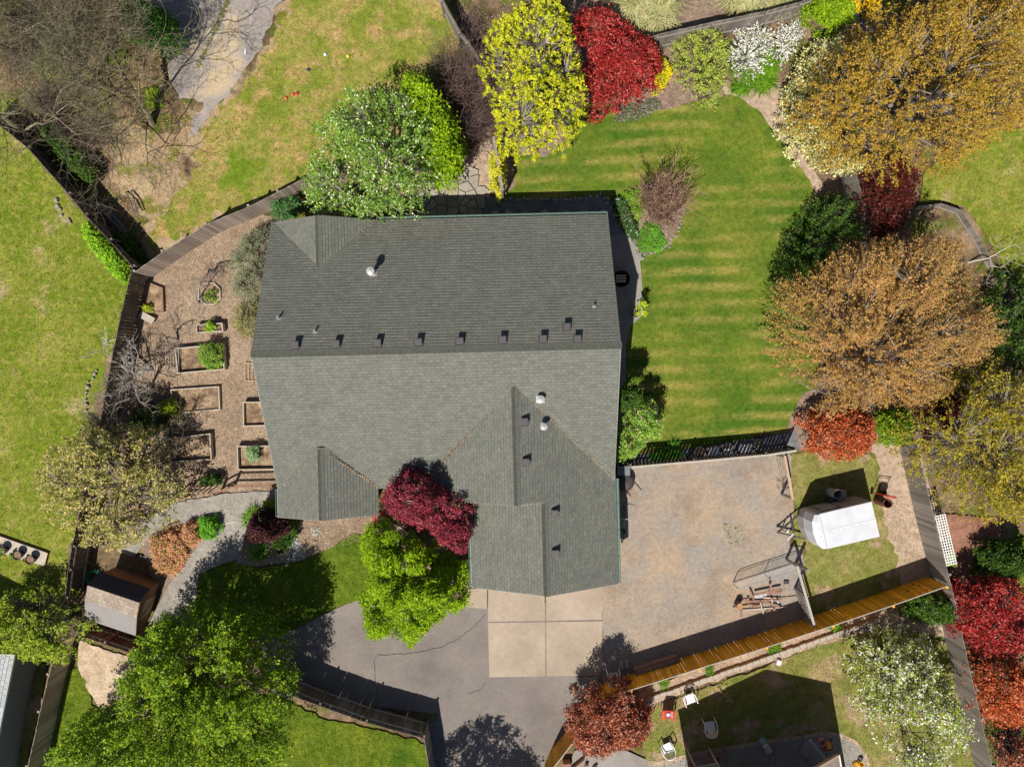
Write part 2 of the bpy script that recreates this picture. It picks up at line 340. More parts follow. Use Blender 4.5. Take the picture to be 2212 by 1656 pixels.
# ---------------------------------------------------------------- vegetation
def bez(a, b, c, n):
    t = np.linspace(0, 1, n)[:, None]; return (1-t)**2*a+2*t*(1-t)*b+t*t*c
def tree(name, label, cat, px, z0, z1, leafm, nc=300, lpc=40, r=.3, L=.2, ls=.05, trunk=None, tr=.12, barkm='bark', limbs=None, up=.8,
         group=None, shell=.35, radial=.3, asp=.55, bend=.25, fw=None, lobe=.35, lsz=1.0, edge=.16, drop=.45, tw=420):
    """crown = many leaf clumps spread under a domed surface with the given plan outline; a trunk with limbs reaching the clumps"""
    zc = z0+.5*(z1-z0)
    P = poly_w(px, zc) if fw is None else fw
    if trunk is None: t0 = np.array(P).mean(0)
    else: t0 = np.array(U(trunk[0], trunk[1], zc)[:2])
    nc = int(nc*1.25); A_ = area(P); Q = sample(P, nc); c0 = np.array(P).mean(0)
    # uneven outline and separate boughs: clumps are pulled in or out with the bearing and thinned between boughs
    th = np.arctan2(Q[:, 1]-c0[1], Q[:, 0]-c0[0]); ph = rng.random(5)*6.28
    wob = sum(np.sin(th*f_+ph[i])*a_ for i, (f_, a_) in enumerate(((3, .35), (5, .4), (8, .45), (13, .4), (21, .3))))
    Q = c0+(Q-c0)*(1+edge*wob*.45)[:, None]
    nl_ = max(3, int(A_/(lsz*lsz*1.5))); lc = c0+(sample(P, nl_)-c0)*1.02; dl = np.sqrt(((Q[:, None]-lc[None])**2).sum(2)); ldist = dl.min(1)/(lsz*1.0); li = dl.argmin(1); lh = rng.normal(size=nl_)*.10
    keep = rng.random(nc) > np.clip((ldist-.45)*1.5, 0, 1)*drop; Q = Q[keep]; ldist = ldist[keep]; li = li[keep]; nc = len(Q)
    d = dist_poly(Q, P)*np.where(in_poly(Q, P), 1, 0); dm = max(d.max(), .1); dn = np.clip(d/dm, 0, 1)
    zt = z0+(z1-z0)*np.clip(.12+.88*np.sqrt(1-(1-dn)**2)+lh[li]-lobe*np.clip(ldist, 0, 1.2)**2*.5, .02, 1.15)
    zz = zt-(z1-z0)*shell*rng.random(nc)**1.5-rng.random(nc)*.1
    low = rng.random(nc) < .16; zz[low] = z0+(zt[low]-z0)*rng.random(low.sum())
    C = np.c_[Q, np.maximum(zz, z0*.8+.03)]
    root = thing(name, label, cat, (t0[0], t0[1], 0), group=group)
    base = np.array([t0[0], t0[1], 0.])
    # clump axes radiate from the trunk
    out = C-np.array([t0[0], t0[1], z0*.6]); out /= np.linalg.norm(out, axis=1)[:, None]+1e-9
    ax = out*(1-radial)+rng.normal(size=(nc, 3))*radial*.6; ax /= np.linalg.norm(ax, axis=1)[:, None]
    cnt = np.maximum(3, (lpc*(.5+rng.random(nc)))).astype(int); idx = np.repeat(np.arange(nc), cnt); n = len(idx)
    rs = (r*(.6+.7*rng.random(nc)))[idx][:, None]
    g = rng.normal(size=(n, 3)); g /= np.linalg.norm(g, axis=1)[:, None]; g *= (rng.random(n)**.4)[:, None]; g[:, 2] *= .75
    Lp = C[idx]+ax[idx]*(L*(rng.random(n)-.5))[:, None]+g*rs
    Lp[:, 2] = np.maximum(Lp[:, 2], .03)
    V = leaf_quads(Lp-base, ls, up, asp)
    quads_obj('crown', V, n, leafm, root)
    # wood
    mb = MB(); nl = limbs or max(5, min(14, nc//40)); hub = np.array([0, 0, max(z0*.55, .05)])
    if z0 > .8: mb.tube([(0, 0, 0), (tr*.4, 0, z0*.3), tuple(hub)], [tr*1.25, tr, tr*.85], 7)
    pr = rng.choice(nc, min(nl, nc), replace=False); mains = []
    for i in pr:
        e = C[i]-base; e = hub+(e-hub)*.8; mid = hub+(e-hub)*.45+np.array([0, 0, bend*np.linalg.norm(e-hub)*.5]); pth = bez(hub, mid, e, 7)
        mb.tube(pth, list(np.linspace(tr*.6, tr*.13, 7)), 5, False); mains.append(pth)
    MP = np.concatenate(mains); ns = min(nc, tw); sr = tr*.16
    for i in rng.choice(nc, ns, replace=False):
        e = C[i]+ax[i]*L*.45-base; dd = np.linalg.norm(MP-e, axis=1)+np.linalg.norm(MP-hub, axis=1)*.25; s = MP[dd.argmin()]
        mid = (s+e)/2+rng.normal(size=3)*.08*np.linalg.norm(e-s); mb.tube(bez(s, mid, e, 4), [max(sr, .012), max(sr*.7, .009), .007, .004], 3, False)
    mb.build('trunk', M[barkm], root)
    return root
def bare_tree(name, label, cat, base, height, spread, mat, depth=5, kids=3, r0=.12, seed=1, group=None, lean=(0, 0), budget=2600, up=.55, start=None, tip=.005):
    r = random.Random(seed); root = thing(name, label, cat, tuple(base), group=group); mb = MB()
    L0 = height*.30; queue = [(Vector((0, 0, 0)), Vector((lean[0], lean[1], 1)).normalized(), L0, r0, 0)]; qi = 0
    while qi < len(queue) and qi < budget:
        p, d, L, rad, lev = queue[qi]; qi += 1; pts = [p]; dd = d.copy(); wv = .10+.05*lev
        for i in range(3):
            dd = (dd+Vector((r.gauss(0, wv), r.gauss(0, wv), r.gauss(0, wv*.6)))).normalized(); pts.append(pts[-1]+dd*L/3)
        mb.tube(pts, [rad, rad*.88, rad*.76, rad*.62], 6 if lev < 2 else 3, False)
        if lev >= depth: continue
        for j in range(kids + (1 if r.random() < .4 else 0)):
            q = pts[r.choice((1, 2, 3, 3))] if j else pts[3]; a = r.uniform(0, 2*math.pi); s = spread*(.75+r.random()*.5)*(1 if lev < 3 else .75)
            nd = (dd+Vector((math.cos(a)*s, math.sin(a)*s, r.uniform(-.3, up)))).normalized(); nd.z = max(nd.z, -.12)
            queue.append((q, nd, L*r.uniform(.66, .88), max(rad*(.5 if j else .66), tip), lev+1))
    mb.build('trunk', mat, root)
    return root, mb
def tuft(name, label, cat, px, n, h, wd, mat, group=None, lean=.9, z=.0, spread=.25):
    """strappy plants: long arching blades from a number of crowns"""
    P = poly_w(px, h*.4); m = max(3, int(area(P)*9)); cs = sample(P, m); idx = rng.integers(0, m, n)
    B = np.c_[cs[idx]+rng.normal(size=(n, 2))*spread*.25, np.full(n, .02+z)]
    t = rng.random(n)*2*np.pi; d = np.stack([np.cos(t), np.sin(t), np.zeros(n)], 1); e = np.stack([-np.sin(t), np.cos(t), np.zeros(n)], 1)
    hh = (h*(.5+.7*rng.random(n)))[:, None]; l = (lean*(.4+rng.random(n)))[:, None]*hh; up = np.array([0, 0, 1.])
    A = B; Bm = B+d*l*.4+up*hh*.8; E = B+d*l+up*hh*.75
    V = np.empty((n*2, 4, 3)); V[:n, 0] = A-e*wd; V[:n, 1] = A+e*wd; V[:n, 2] = Bm+e*wd; V[:n, 3] = Bm-e*wd
    V[n:, 0] = Bm-e*wd; V[n:, 1] = Bm+e*wd; V[n:, 2] = E+e*wd*.2; V[n:, 3] = E-e*wd*.2
    o = quads_obj(name, V.reshape(-1, 3), n*2, mat); return tag(o, label, cat, group)
def lm(name, *cols, **kw):
    n = len(cols); return leaf_mat(name, [((i/(n-1) if n > 1 else 0), c) for i, c in enumerate(cols)], **kw)
def lmp(name, stops, **kw): return leaf_mat(name, stops, **kw)

#==BODY==
# ================================================================ ground
bm = bmesh.new(); vs = [bm.verts.new(p) for p in ((-90, -80, 0), (90, -80, 0), (90, 80, 0), (-90, 80, 0))]; bm.faces.new(vs)
me = bpy.data.meshes.new('ground'); bm.to_mesh(me); bm.free(); me.materials.append(M['dirt'])
gr = bpy.data.objects.new('ground', me); COL.objects.link(gr); gr['kind'] = 'structure'

_, LL = sheet('lawn', [(-200, 240), (20, 270), (95, 355), (160, 440), (225, 520), (285, 600), (278, 650), (255, 700), (235, 770), (215, 850), (200, 905), (190, 1000), (150, 1180), (142, 1280), (-200, 1300)], M['lawn_left'], .12)
grass_on(LL, lm('blade_left', (.05, .12, .008), (.11, .19, .015), (.22, .25, .04), trans=.2), 150, .05, name='grass')
_, DV = sheet('dry_verge', [(560, 110), (620, 0), (600, -60), (945, -60), (1010, 90), (1050, 200), (960, 330), (660, 378), (575, 425), (445, 485), (330, 570), (300, 590), (285, 560), (320, 480), (290, 420), (210, 360), (190, 300), (240, 260), (390, 290), (430, 240)], M['dry'], .25)
_, LT = sheet('lawn', [(575, 115), (640, -60), (945, -60), (1010, 90), (1050, 200), (960, 330), (660, 378), (575, 425), (445, 485), (345, 548), (330, 540), (340, 500), (385, 420), (420, 340), (480, 260), (540, 170)], M['lawn_dry'], .3)
grass_on(LT, lm('blade_dry', (.09, .14, .015), (.18, .20, .03), (.34, .26, .10), trans=.2), 170, .05)
_, DW = sheet('driveway', [(300, -60), (640, -60), (600, 10), (570, 90), (520, 165), (465, 235), (425, 290), (408, 298), (412, 265), (440, 220), (385, 215), (362, 150), (355, 90), (320, 50)], M['old_pave'], .1)
# weeds in the old pavement joint
g = []
for i in range(260):
    t = random.random(); a = U(495, 0); b = U(425, 150); p = a.lerp(b, t); g.append((p.x+random.gauss(0, .05), p.y+random.gauss(0, .05), .05+random.random()*.04))
quads_obj('joint_weeds', leaf_quads(np.array(g), .05), len(g), lm('weed', (.10, .12, .02), (.3, .3, .08)))['kind'] = 'stuff'

sheet('garden_ground', [(292, 606), (350, 560), (450, 500), (540, 460), (600, 470), (640, 500), (640, 1060), (480, 1062), (385, 1085), (300, 1110), (215, 1100), (200, 1000), (225, 915), (240, 830), (265, 700)], M['chips'], .05)
_, LB = sheet('lawn', [(1075, 440), (1110, 395), (1118, 320), (1240, 235), (1300, 224), (1400, 233), (1430, 240), (1480, 225), (1530, 212), (1600, 208), (1650, 240), (1700, 300), (1735, 350), (1762, 420), (1775, 520), (1775, 700), (1765, 850), (1700, 930), (1550, 960), (1370, 985), (1330, 985), (1330, 500), (1310, 440)], M['lawn_back'], .07)
grass_on(LB, lm('blade_back', (.05, .11, .01), (.09, .16, .015), (.20, .20, .04), trans=.2), 130, .03)
sheet('bed_soil', [(1342, 412), (1385, 400), (1430, 385), (1470, 415), (1478, 460), (1462, 500), (1450, 530), (1420, 548), (1392, 552), (1375, 520), (1350, 470)], M['mulch'], .04)
sheet('bed_soil', [(1225, 300), (1180, 340), (1115, 330), (1080, 300), (1020, 330), (930, 420), (1045, 410), (1090, 420), (1110, 400), (1108, 330), (1170, 270), (1240, 232), (1300, 222), (1400, 232), (1440, 240), (1490, 222), (1560, 205), (1565, 0), (1230, 0)], M['mulch'], .06)
sheet('path', [(1560, 175), (1640, 190), (1690, 180), (1700, 290), (1740, 350), (1790, 420), (1770, 440), (1740, 380), (1700, 320), (1650, 250), (1600, 210), (1565, 205)], M['pale_path'], .06)
sheet('path', [(930, 430), (990, 350), (1060, 300), (1075, 340), (1060, 420), (1045, 480), (900, 480)], M['pale_path'], .05)
sheet('bed_soil', [(1755, 420), (1800, 380), (1870, 380), (1890, 500), (1980, 880), (2010, 1100), (1990, 1130), (1960, 980), (1900, 960), (1745, 990), (1700, 925), (1735, 850), (1775, 840)], M['mulch'], .08)
sheet('side_path', [(1040, 425), (1090, 432), (1310, 425), (1330, 455), (1372, 520), (1372, 540), (1200, 540), (1040, 540)], M['slate'], .03)
sheet('side_path', [(1310, 508), (1352, 508), (1380, 540), (1386, 600), (1388, 680), (1362, 705), (1352, 745), (1352, 1010), (1310, 1010)], M['slab'])
sheet('bare_strip', [(1355, 985), (1500, 970), (1718, 930), (1728, 968), (1700, 985), (1358, 1012)], M['slate'], .03)
_, GV = sheet('gravel_yard', [(1310, 1005), (1360, 1008), (1700, 980), (1712, 985), (1714, 1100), (1705, 1180), (1735, 1180), (1750, 1320), (1760, 1350), (1640, 1400), (1480, 1450), (1340, 1500), (1285, 1540), (1260, 1500), (1255, 1455), (1300, 1455), (1300, 1265), (1310, 1265)], M['gravel'], .05)
_, LY = sheet('lawn', [(1712, 985), (1800, 965), (1905, 1000), (1900, 1060), (1990, 1080), (2050, 1262), (1900, 1290), (1745, 1340), (1738, 1180), (1705, 1170), (1712, 1080)], M['lawn_weedy'], .15)
grass_on(LY, lm('blade_yard', (.08, .12, .012), (.17, .19, .03), (.33, .26, .11), trans=.2), 130, .04)
sheet('bare_ground', [(1885, 960), (1985, 955), (2020, 1100), (2050, 1262), (1950, 1260), (1930, 1180), (1905, 1120), (1900, 1000)], M['pale_path'], .15)
_, AS = sheet('asphalt_drive', [(560, 1370), (600, 1372), (655, 1350), (690, 1330), (745, 1305), (790, 1288), (900, 1290), (1010, 1308), (1052, 1316), (1056, 1300), (1298, 1300), (1302, 1440), (1300, 1480), (1268, 1520), (1240, 1560), (1190, 1650), (1180, 1720), (975, 1720), (960, 1600), (945, 1540), (590, 1500)], M['asphalt'])
sheet('gravel_strip', [(918, 1570), (952, 1545), (965, 1600), (985, 1720), (935, 1720)], M['slate'], .03)
for pts in ([(1055, 1262), (1176, 1262), (1177, 1339), (1054, 1341)], [(1179, 1262), (1301, 1262), (1301, 1337), (1180, 1339)], [(1054, 1344), (1177, 1342), (1178, 1459), (1057, 1461)], [(1180, 1342), (1301, 1340), (1302, 1457), (1181, 1459)], [(1012, 1270), (1052, 1270), (1052, 1315), (1005, 1309)]):
    sheet('driveway_slab', pts, M['concrete'])
sheet('driveway_slab', [(1302, 1420), (1290, 1480), (1255, 1520), (1240, 1462), (1302, 1457)], M['slab'])
def strip_line(name, pts, wd, mat, jit=0):
    LV[0] += 1; mb = MB(); z = LV[0]*.0025; P = [U(x, y) for x, y in pts]; r = random.Random(3); Q = []
    for i in range(len(P)-1):
        m = max(1, int((P[i+1]-P[i]).length/.12)) if jit else 1
        for j in range(m): q = P[i].lerp(P[i+1], j/m); Q.append(Vector((q.x+r.gauss(0, jit), q.y+r.gauss(0, jit), 0)))
    Q.append(P[-1])
    for a, b in zip(Q, Q[1:]):
        d = (b-a).normalized(); n = Vector((-d.y, d.x, 0))*wd/2*(r.uniform(.4, 1.3) if jit else 1); o = Vector((0, 0, z))
        mb.add([a-n+o, b-n+o, b+n+o, a+n+o], [(0, 1, 2, 3)])
    o = mb.build(name, mat); o['kind'] = 'structure'; return o
strip_line('asphalt_crack', [k(1, 3, *p) for p in ((1950, 320), (1850, 420), (1720, 520), (1580, 590), (1420, 620), (1300, 640), (1160, 650), (1060, 650), (1030, 690), (1040, 830), (1052, 960), (1055, 1080))], .022, M['crack'], .012)
strip_line('asphalt_crack', [k(1, 3, *p) for p in ((1950, 880), (1900, 940), (1800, 970))], .012, M['crack'], .012)
_, FL = sheet('lawn', [(430, 1240), (500, 1210), (560, 1225), (640, 1215), (700, 1190), (760, 1150), (830, 1160), (830, 1280), (750, 1302), (690, 1328), (655, 1347), (600, 1372), (440, 1360), (425, 1300)], M['lawn_rich'], .05)
grass_on(FL, lm('blade_front', (.05, .12, .01), (.12, .2, .02), (.2, .24, .03), trans=.2), 230, .045)
sheet('bed_soil', [(510, 1215), (540, 1150), (560, 1100), (600, 1095), (660, 1118), (830, 1112), (960, 1200), (1025, 1260), (990, 1275), (830, 1150), (760, 1150), (700, 1188), (640, 1212), (560, 1222)], M['chips'], .05)
sheet('bed_soil', [(300, 1150), (420, 1110), (470, 1130), (480, 1200), (430, 1240), (420, 1330), (470, 1345), (430, 1370), (330, 1250)], M['mulch'], .08)
sheet('path', [(375, 1085), (480, 1066), (600, 1058), (600, 1085), (560, 1108), (532, 1150), (520, 1205), (470, 1222), (432, 1240), (425, 1290), (415, 1345), (322, 1350), (345, 1300), (378, 1240), (420, 1190), (435, 1150), (385, 1120), (330, 1150), (290, 1200), (255, 1190), (285, 1140)], M['fines'], .04)
_, BT = sheet('bare_plot', [(172, 1380), (290, 1418), (330, 1440), (320, 1560), (230, 1560), (190, 1490), (170, 1450)], M['sand'], .08)
_, GB = sheet('lawn', [(115, 1450), (170, 1440), (200, 1520), (260, 1560), (400, 1500), (590, 1500), (700, 1550), (918, 1605), (935, 1720), (60, 1720), (90, 1620), (115, 1540)], M['lawn_rich'], .08)
grass_on(GB, lm('blade_low', (.06, .13, .01), (.14, .21, .02), (.26, .28, .04), trans=.2), 210, .06)
_, GW = sheet('lawn', [(-60, 1510), (60, 1440), (105, 1430), (95, 1500), (60, 1640), (50, 1720), (-60, 1720)], M['lawn_weedy'], .08)
grass_on(GW, lm('blade_west', (.08, .14, .012), (.18, .2, .03), (.32, .25, .1), trans=.2), 150, .05)
# neighbour's yard south-east
_, NL = sheet('lawn', [(1380, 1560), (1420, 1520), (1500, 1490), (1600, 1455), (1740, 1400), (1830, 1370), (1950, 1345), (2070, 1400), (2120, 1560), (2150, 1720), (1400, 1720)], M['lawn_weedy'], .06)
grass_on(NL, lm('blade_se', (.06, .12, .012), (.14, .19, .02), (.27, .24, .07), trans=.2), 190, .045)
sheet('bed_soil', [(1300, 1512), (1364, 1487), (1656, 1395), (1850, 1333), (2050, 1264), (2080, 1380), (1960, 1360), (1900, 1355), (1760, 1395), (1600, 1450), (1480, 1492), (1400, 1525), (1340, 1560)], M['pale_path'], .05)
_, PT = sheet('patio', [(1200, 1720), (1240, 1620), (1290, 1590), (1400, 1640), (1420, 1642), (1500, 1622), (1600, 1603), (1700, 1590), (1770, 1578), (1810, 1580), (1845, 1595), (1868, 1620), (1880, 1660), (1885, 1720)], M['slab'])
_, RB = sheet('patio_border', [(1400, 1640), (1420, 1642), (1500, 1622), (1600, 1603), (1700, 1590), (1770, 1578), (1810, 1580), (1845, 1595), (1868, 1620), (1880, 1660), (1885, 1720), (1878, 1720), (1872, 1662), (1861, 1624), (1840, 1601), (1808, 1588), (1770, 1586), (1700, 1598), (1600, 1612), (1500, 1632), (1420, 1652), (1400, 1651)], M['pale_path'])
for a, b in (((1566, 1610), (1575, 1720)), ((1670, 1595), (1680, 1720)), ((1780, 1580), (1790, 1720)), ((1480, 1628), (1486, 1720))): strip_line('patio_joint', [a, b], .02, M['seam'])
_, LR = sheet('lawn', [(2040, 330), (2150, 280), (2400, 250), (2400, 720), (2250, 700), (2180, 600), (2140, 530), (2085, 450), (2040, 436), (1985, 440), (1990, 380)], M['lawn_left'], .1)
grass_on(LR, lm('blade_right', (.08, .12, .012), (.16, .19, .03), (.28, .25, .07), trans=.2), 150, .05)
sheet('red_path', [(2040, 1110), (2160, 1120), (2160, 1190), (2090, 1260), (2080, 1310), (2050, 1250)], M['red_mulch'], .06)
_, LR2 = sheet('lawn', [(2110, 1180), (2400, 1120), (2400, 1300), (2200, 1280), (2120, 1260), (2090, 1240)], M['lawn_rich'], .08)
grass_on(LR2, lm('blade_east', (.04, .10, .01), (.08, .15, .02), trans=.2), 150, .05)
sheet('deck_plot', [(1985, 470), (2035, 440), (2080, 452), (2140, 530), (2180, 640), (1960, 640)], M['dirt'], .03)

# loose chips, pebbles and leaf litter lying on the open ground
def scatter(name, poly, n, mat, size, z, up=1.5):
    Q = sample(poly, n); Q = Q[(np.abs(Q[:, 0]) < 23.8) & (np.abs(Q[:, 1]) < 17.9)]
    C = np.c_[Q, z+.004+.02*rng.random(len(Q))]; o = quads_obj(name, leaf_quads(C, size, up, .5), len(C), mat); o['kind'] = 'stuff'; return o
chipm = lm('chip', (.12, .08, .055), (.28, .20, .145), (.42, .33, .25), rough=.9, spec=.1, trans=0, big=.1); peb = lm('pebble', (.15, .125, .11), (.25, .21, .17), (.36, .32, .28), rough=.9, spec=.2, trans=0, big=.1)
lit = lm('dead_leaf', (.12, .07, .04), (.34, .22, .12), (.48, .35, .22), rough=.9, spec=.1, trans=.1, big=.1); wdl = lm('weed_blade', (.06, .12, .01), (.16, .24, .02), (.34, .34, .06))
zz = LV[0]*.0025
scatter('wood_chips', poly_w([(292, 606), (350, 560), (450, 500), (540, 460), (640, 500), (640, 1060), (480, 1062), (385, 1085), (300, 1110), (215, 1100), (240, 830), (265, 700)]), 26000, chipm, .024, 8*.0025)
scatter('pebbles', GV, 15000, peb, .012, zz*.6)
scatter('bark_chips', poly_w([(1225, 300), (1020, 330), (930, 420), (1110, 400), (1108, 330), (1240, 232), (1440, 240), (1690, 200), (1740, 0), (990, 0), (1060, 150)]), 9000, chipm, .026, zz*.5)
scatter('bark_chips', poly_w([(510, 1215), (560, 1100), (660, 1118), (830, 1112), (1025, 1260), (830, 1150), (700, 1188)]), 4200, chipm, .022, zz*.95)
scatter('bark_chips', poly_w([(1300, 1512), (1850, 1333), (2050, 1264), (2080, 1380), (1900, 1355), (1600, 1450), (1340, 1560)]), 5200, chipm, .022, zz*.9)
scatter('bark_chips', poly_w([(1755, 420), (1870, 380), (1980, 880), (2010, 1100), (1900, 960), (1745, 990), (1700, 925), (1775, 840)]), 5000, chipm, .024, zz*.6)
scatter('leaf_litter', poly_w([(-20, -20), (330, -20), (370, 200), (430, 240), (360, 420), (300, 560), (150, 380), (-20, 240)]), 19000, lit, .03, 0.0)
scatter('weeds', poly_w([(-20, -20), (330, -20), (370, 200), (410, 250), (280, 330), (150, 330), (-20, 240)]), 9000, wdl, .03, 0.03, .3)
scatter('leaf_litter', poly_w([(215, 1000), (240, 830), (275, 700), (350, 690), (400, 760), (480, 830), (470, 1000), (380, 1060), (250, 1090)]), 5000, lit, .02, .02)
scatter('gravel_weeds', poly_w([(1560, 1130), (1600, 1130), (1605, 1170), (1570, 1175)]), 160, wdl, .03, zz*.7, .3); scatter('gravel_litter', poly_w([(1420, 1330), (1620, 1240), (1700, 1330), (1500, 1400)]), 1500, lit, .014, zz*.7)
scatter('leaf_litter', poly_w([(172, 1380), (290, 1418), (330, 1440), (320, 1560), (230, 1560), (190, 1490)]), 1400, lit, .016, zz*.8)

# flagstone patio north of the house
def voronoi_cells(poly, step, seed, gap):
    r = random.Random(seed); a = np.array(poly); lo, hi = a.min(0), a.max(0); S = []
    y = lo[1]-step
    while y < hi[1]+step:
        x = lo[0]-step
        while x < hi[0]+step: S.append((x+r.uniform(-.42, .42)*step, y+r.uniform(-.42, .42)*step)); x += step
        y += step
    out = []
    for i, s in enumerate(S):
        if not in_poly(np.array([s]), poly)[0]: continue
        c = [(s[0]-step*2, s[1]-step*2), (s[0]+step*2, s[1]-step*2), (s[0]+step*2, s[1]+step*2), (s[0]-step*2, s[1]+step*2)]
        for j, q in enumerate(S):
            if i == j or abs(q[0]-s[0]) > 3*step or abs(q[1]-s[1]) > 3*step: continue
            mx, my = (s[0]+q[0])/2, (s[1]+q[1])/2; nx, ny = q[0]-s[0], q[1]-s[1]; L = math.hypot(nx, ny); nx /= L; ny /= L; mx -= nx*gap; my -= ny*gap
            o = []
            for a_, b_ in zip(c, c[1:]+c[:1]):
                da = (a_[0]-mx)*nx+(a_[1]-my)*ny; db = (b_[0]-mx)*nx+(b_[1]-my)*ny
                if da <= 0: o.append(a_)
                if da*db < 0: t = da/(da-db); o.append((a_[0]+(b_[0]-a_[0])*t, a_[1]+(b_[1]-a_[1])*t))
            c = o
            if len(c) < 3: break
        if len(c) >= 3: out.append(c)
    return out
stone = paint('flagstone', (.40, .36, .31), .85, var=.45, scale=1.6)
FP = poly_w([(905, 415), (945, 385), (990, 362), (1035, 375), (1045, 410), (1042, 480), (900, 480)])
mb = MB(); zz = LV[0]*.0025
for c in voronoi_cells(FP, .42, 5, .022): mb.prism(c, zz, zz+.03+random.random()*.01)
mb.build('flagstone_patio', stone)['kind'] = 'structure'
grp = 'stepping stones along the north wall'
for i, (cx, wd) in enumerate(((1070, 22), (1100, 26), (1135, 26), (1177, 24), (1220, 28), (1262, 26), (1300, 22))):
    c = U(cx, 466); n = 7; pts = []
    for j in range(n):
        a = 2*math.pi*j/n+random.uniform(-.2, .2); rr = random.uniform(.2, .27); pts.append((c.x+math.cos(a)*rr, c.y+math.sin(a)*rr*1.1))
    o = MB().prism(pts, .1, .15).build('stepping_stone', stone)
    tag(o, 'flat irregular stepping stone in dark gravel close to the north eave gutter', 'stone', grp)

# ================================================================ house
ROT = math.radians(1.42); HR = Matrix.Rotation(ROT, 4, 'Z'); TP = .588
house = thing('house', 'single storey house with large grey shingle roof and ridge vents beside the asphalt drive', 'house', (0, 0, 0), ROT)
def W(X, Y, z=0): return HR @ Vector((X, Y, z))
class Roof:
    def __init__(s): s.V = []; s.F = []; s.UV = []
    def quad(s, P, uv):
        b = len(s.V); s.V += P; s.F.append(tuple(range(b, b+len(P)))); s.UV += uv
    def slope(s, eave_fn, n, exposure=.142, butt=.018, flip=False, seed=0):
        """eave_fn(row v distance from eave) -> two 3D points (left,right) ; courses up the slope"""
        for i in range(n):
            a0, b0 = eave_fn(i*exposure); a1, b1 = eave_fn((i+1)*exposure)
            up = Vector((0, 0, butt)); P = [a0+up, b0+up, b1, a1]
            L0 = 0; u0 = a0.x*1+a0.y*1
            uv = [(0, i*.142), ((b0-a0).length, i*.142), ((b0-a0).length, (i+1)*.142), (0, (i+1)*.142)]
            s.quad([tuple(p) for p in P], uv)
            s.quad([tuple(a0), tuple(b0), tuple(b0+up), tuple(a0+up)], [(0, 0), (.001, 0), (.001, .001), (0, .001)])
    def build(s, name, mat, parent):
        me = bpy.data.meshes.new(name); me.from_pydata(s.V, [], s.F); uvl = me.uv_layers.new(name='UVMap')
        uvl.data.foreach_set('uv', np.array(s.UV, np.float32).ravel()); me.materials.append(mat)
        o = bpy.data.objects.new(name, me); COL.objects.link(o); o.parent = parent; return o
SL = math.sqrt(1+TP*TP)
RY, RZ = 1.357, 5.9
# four main slopes as one roof mesh, wings set on it
rf = Roof()
def fn_y(x0, x1, ye, ze, sgn):          # slope whose eave runs along X; sgn = direction from eave to ridge in Y
    def f(v):
        t = v/SL; return Vector((x0, ye+sgn*t, ze+TP*t)), Vector((x1, ye+sgn*t, ze+TP*t))
    return f
def fn_x(y0, y1, xe, ze, sgn):
    def f(v):
        t = v/SL; return Vector((xe+sgn*t, y0, ze+TP*t)), Vector((xe+sgn*t, y1, ze+TP*t))
    return f
def rows(run): n = run*SL/.142; return int(math.ceil(n)), run*SL/math.ceil(n)
def slope(f, run, **kw): n, e = rows(run); rf.slope(f, n, exposure=e, **kw)
slope(fn_y(4.18, -9.90, 6.98, 2.6, -1), 6.98-RY)
slope(fn_y(-9.90, 4.18, RY-5.61, 2.6, 1), 5.61)
GN, GS = -7.67, -7.81
slope(fn_x(6.99, 4.3, GN-2.12, 2.6, 1), 2.12); slope(fn_x(4.3, 6.99, GN+2.12, 2.6, -1), 2.12)
slope(fn_x(-2.4, -5.36, GS-2.1, 2.6, 1), 2.1); slope(fn_x(-5.36, -2.4, GS+2.1, 2.6, -1), 2.1)
slope(fn_x(.3, -4.77, -3.57, 2.89, 1), 3.67)                 # garage wing, rear left slope
slope(fn_x(-4.0, -8.5, -1.86, 2.6, 1), 3.05)                 # front left slope
n, e = rows(3.05)
rf.slope(fn_x(-8.5, .3, 4.24, 2.6, -1), n, exposure=e)       # right slope, full length up to the front ridge
X1 = 4.24-3.05
n2, e2 = rows(X1-.10); zt = 2.6+3.05*TP
rf.slope(fn_x(-4.77, .3, X1, zt, -1), n2, exposure=e2)
roof = rf.build('roof', M['shingle'], house)
# closing gable triangles, soffit thickness and fascia
def fas(a, b, h=.16, t=.03): MB().bar(Vector(a)-Vector((0, 0, h/2+.012)), Vector(b)-Vector((0, 0, h/2+.012)), t, h).build('fascia', M['trim'], house)
for X in (-9.89, 4.17):
    fas((X, 6.98, 2.6), (X, RY, 5.9)); fas((X, RY-5.61, 2.6), (X, RY, 5.9))
fas((GN-2.12, 6.98, 2.6), (GN, 6.98, 3.84)); fas((GN+2.12, 6.98, 2.6), (GN, 6.98, 3.84))
fas((GS-2.1, -5.35, 2.6), (GS, -5.35, 3.83)); fas((GS+2.1, -5.35, 2.6), (GS, -5.35, 3.83))
fas((-1.86, -8.49, 2.6), (X1, -8.49, zt)); fas((4.24, -8.49, 2.6), (X1, -8.49, zt))
fas((-3.57, -4.76, 2.89), (.10, -4.76, 5.04)); fas((X1, -4.76, zt), (.10, -4.76, 5.04))
fas((-5.7, RY-5.6, 2.6), (-3.6, RY-5.6, 2.6)); fas((-9.9, -4.0, 2.6), (-9.9, -5.34, 2.6)); fas((-3.56, -4.75, 2.89), (-3.56, -2.5, 2.89))
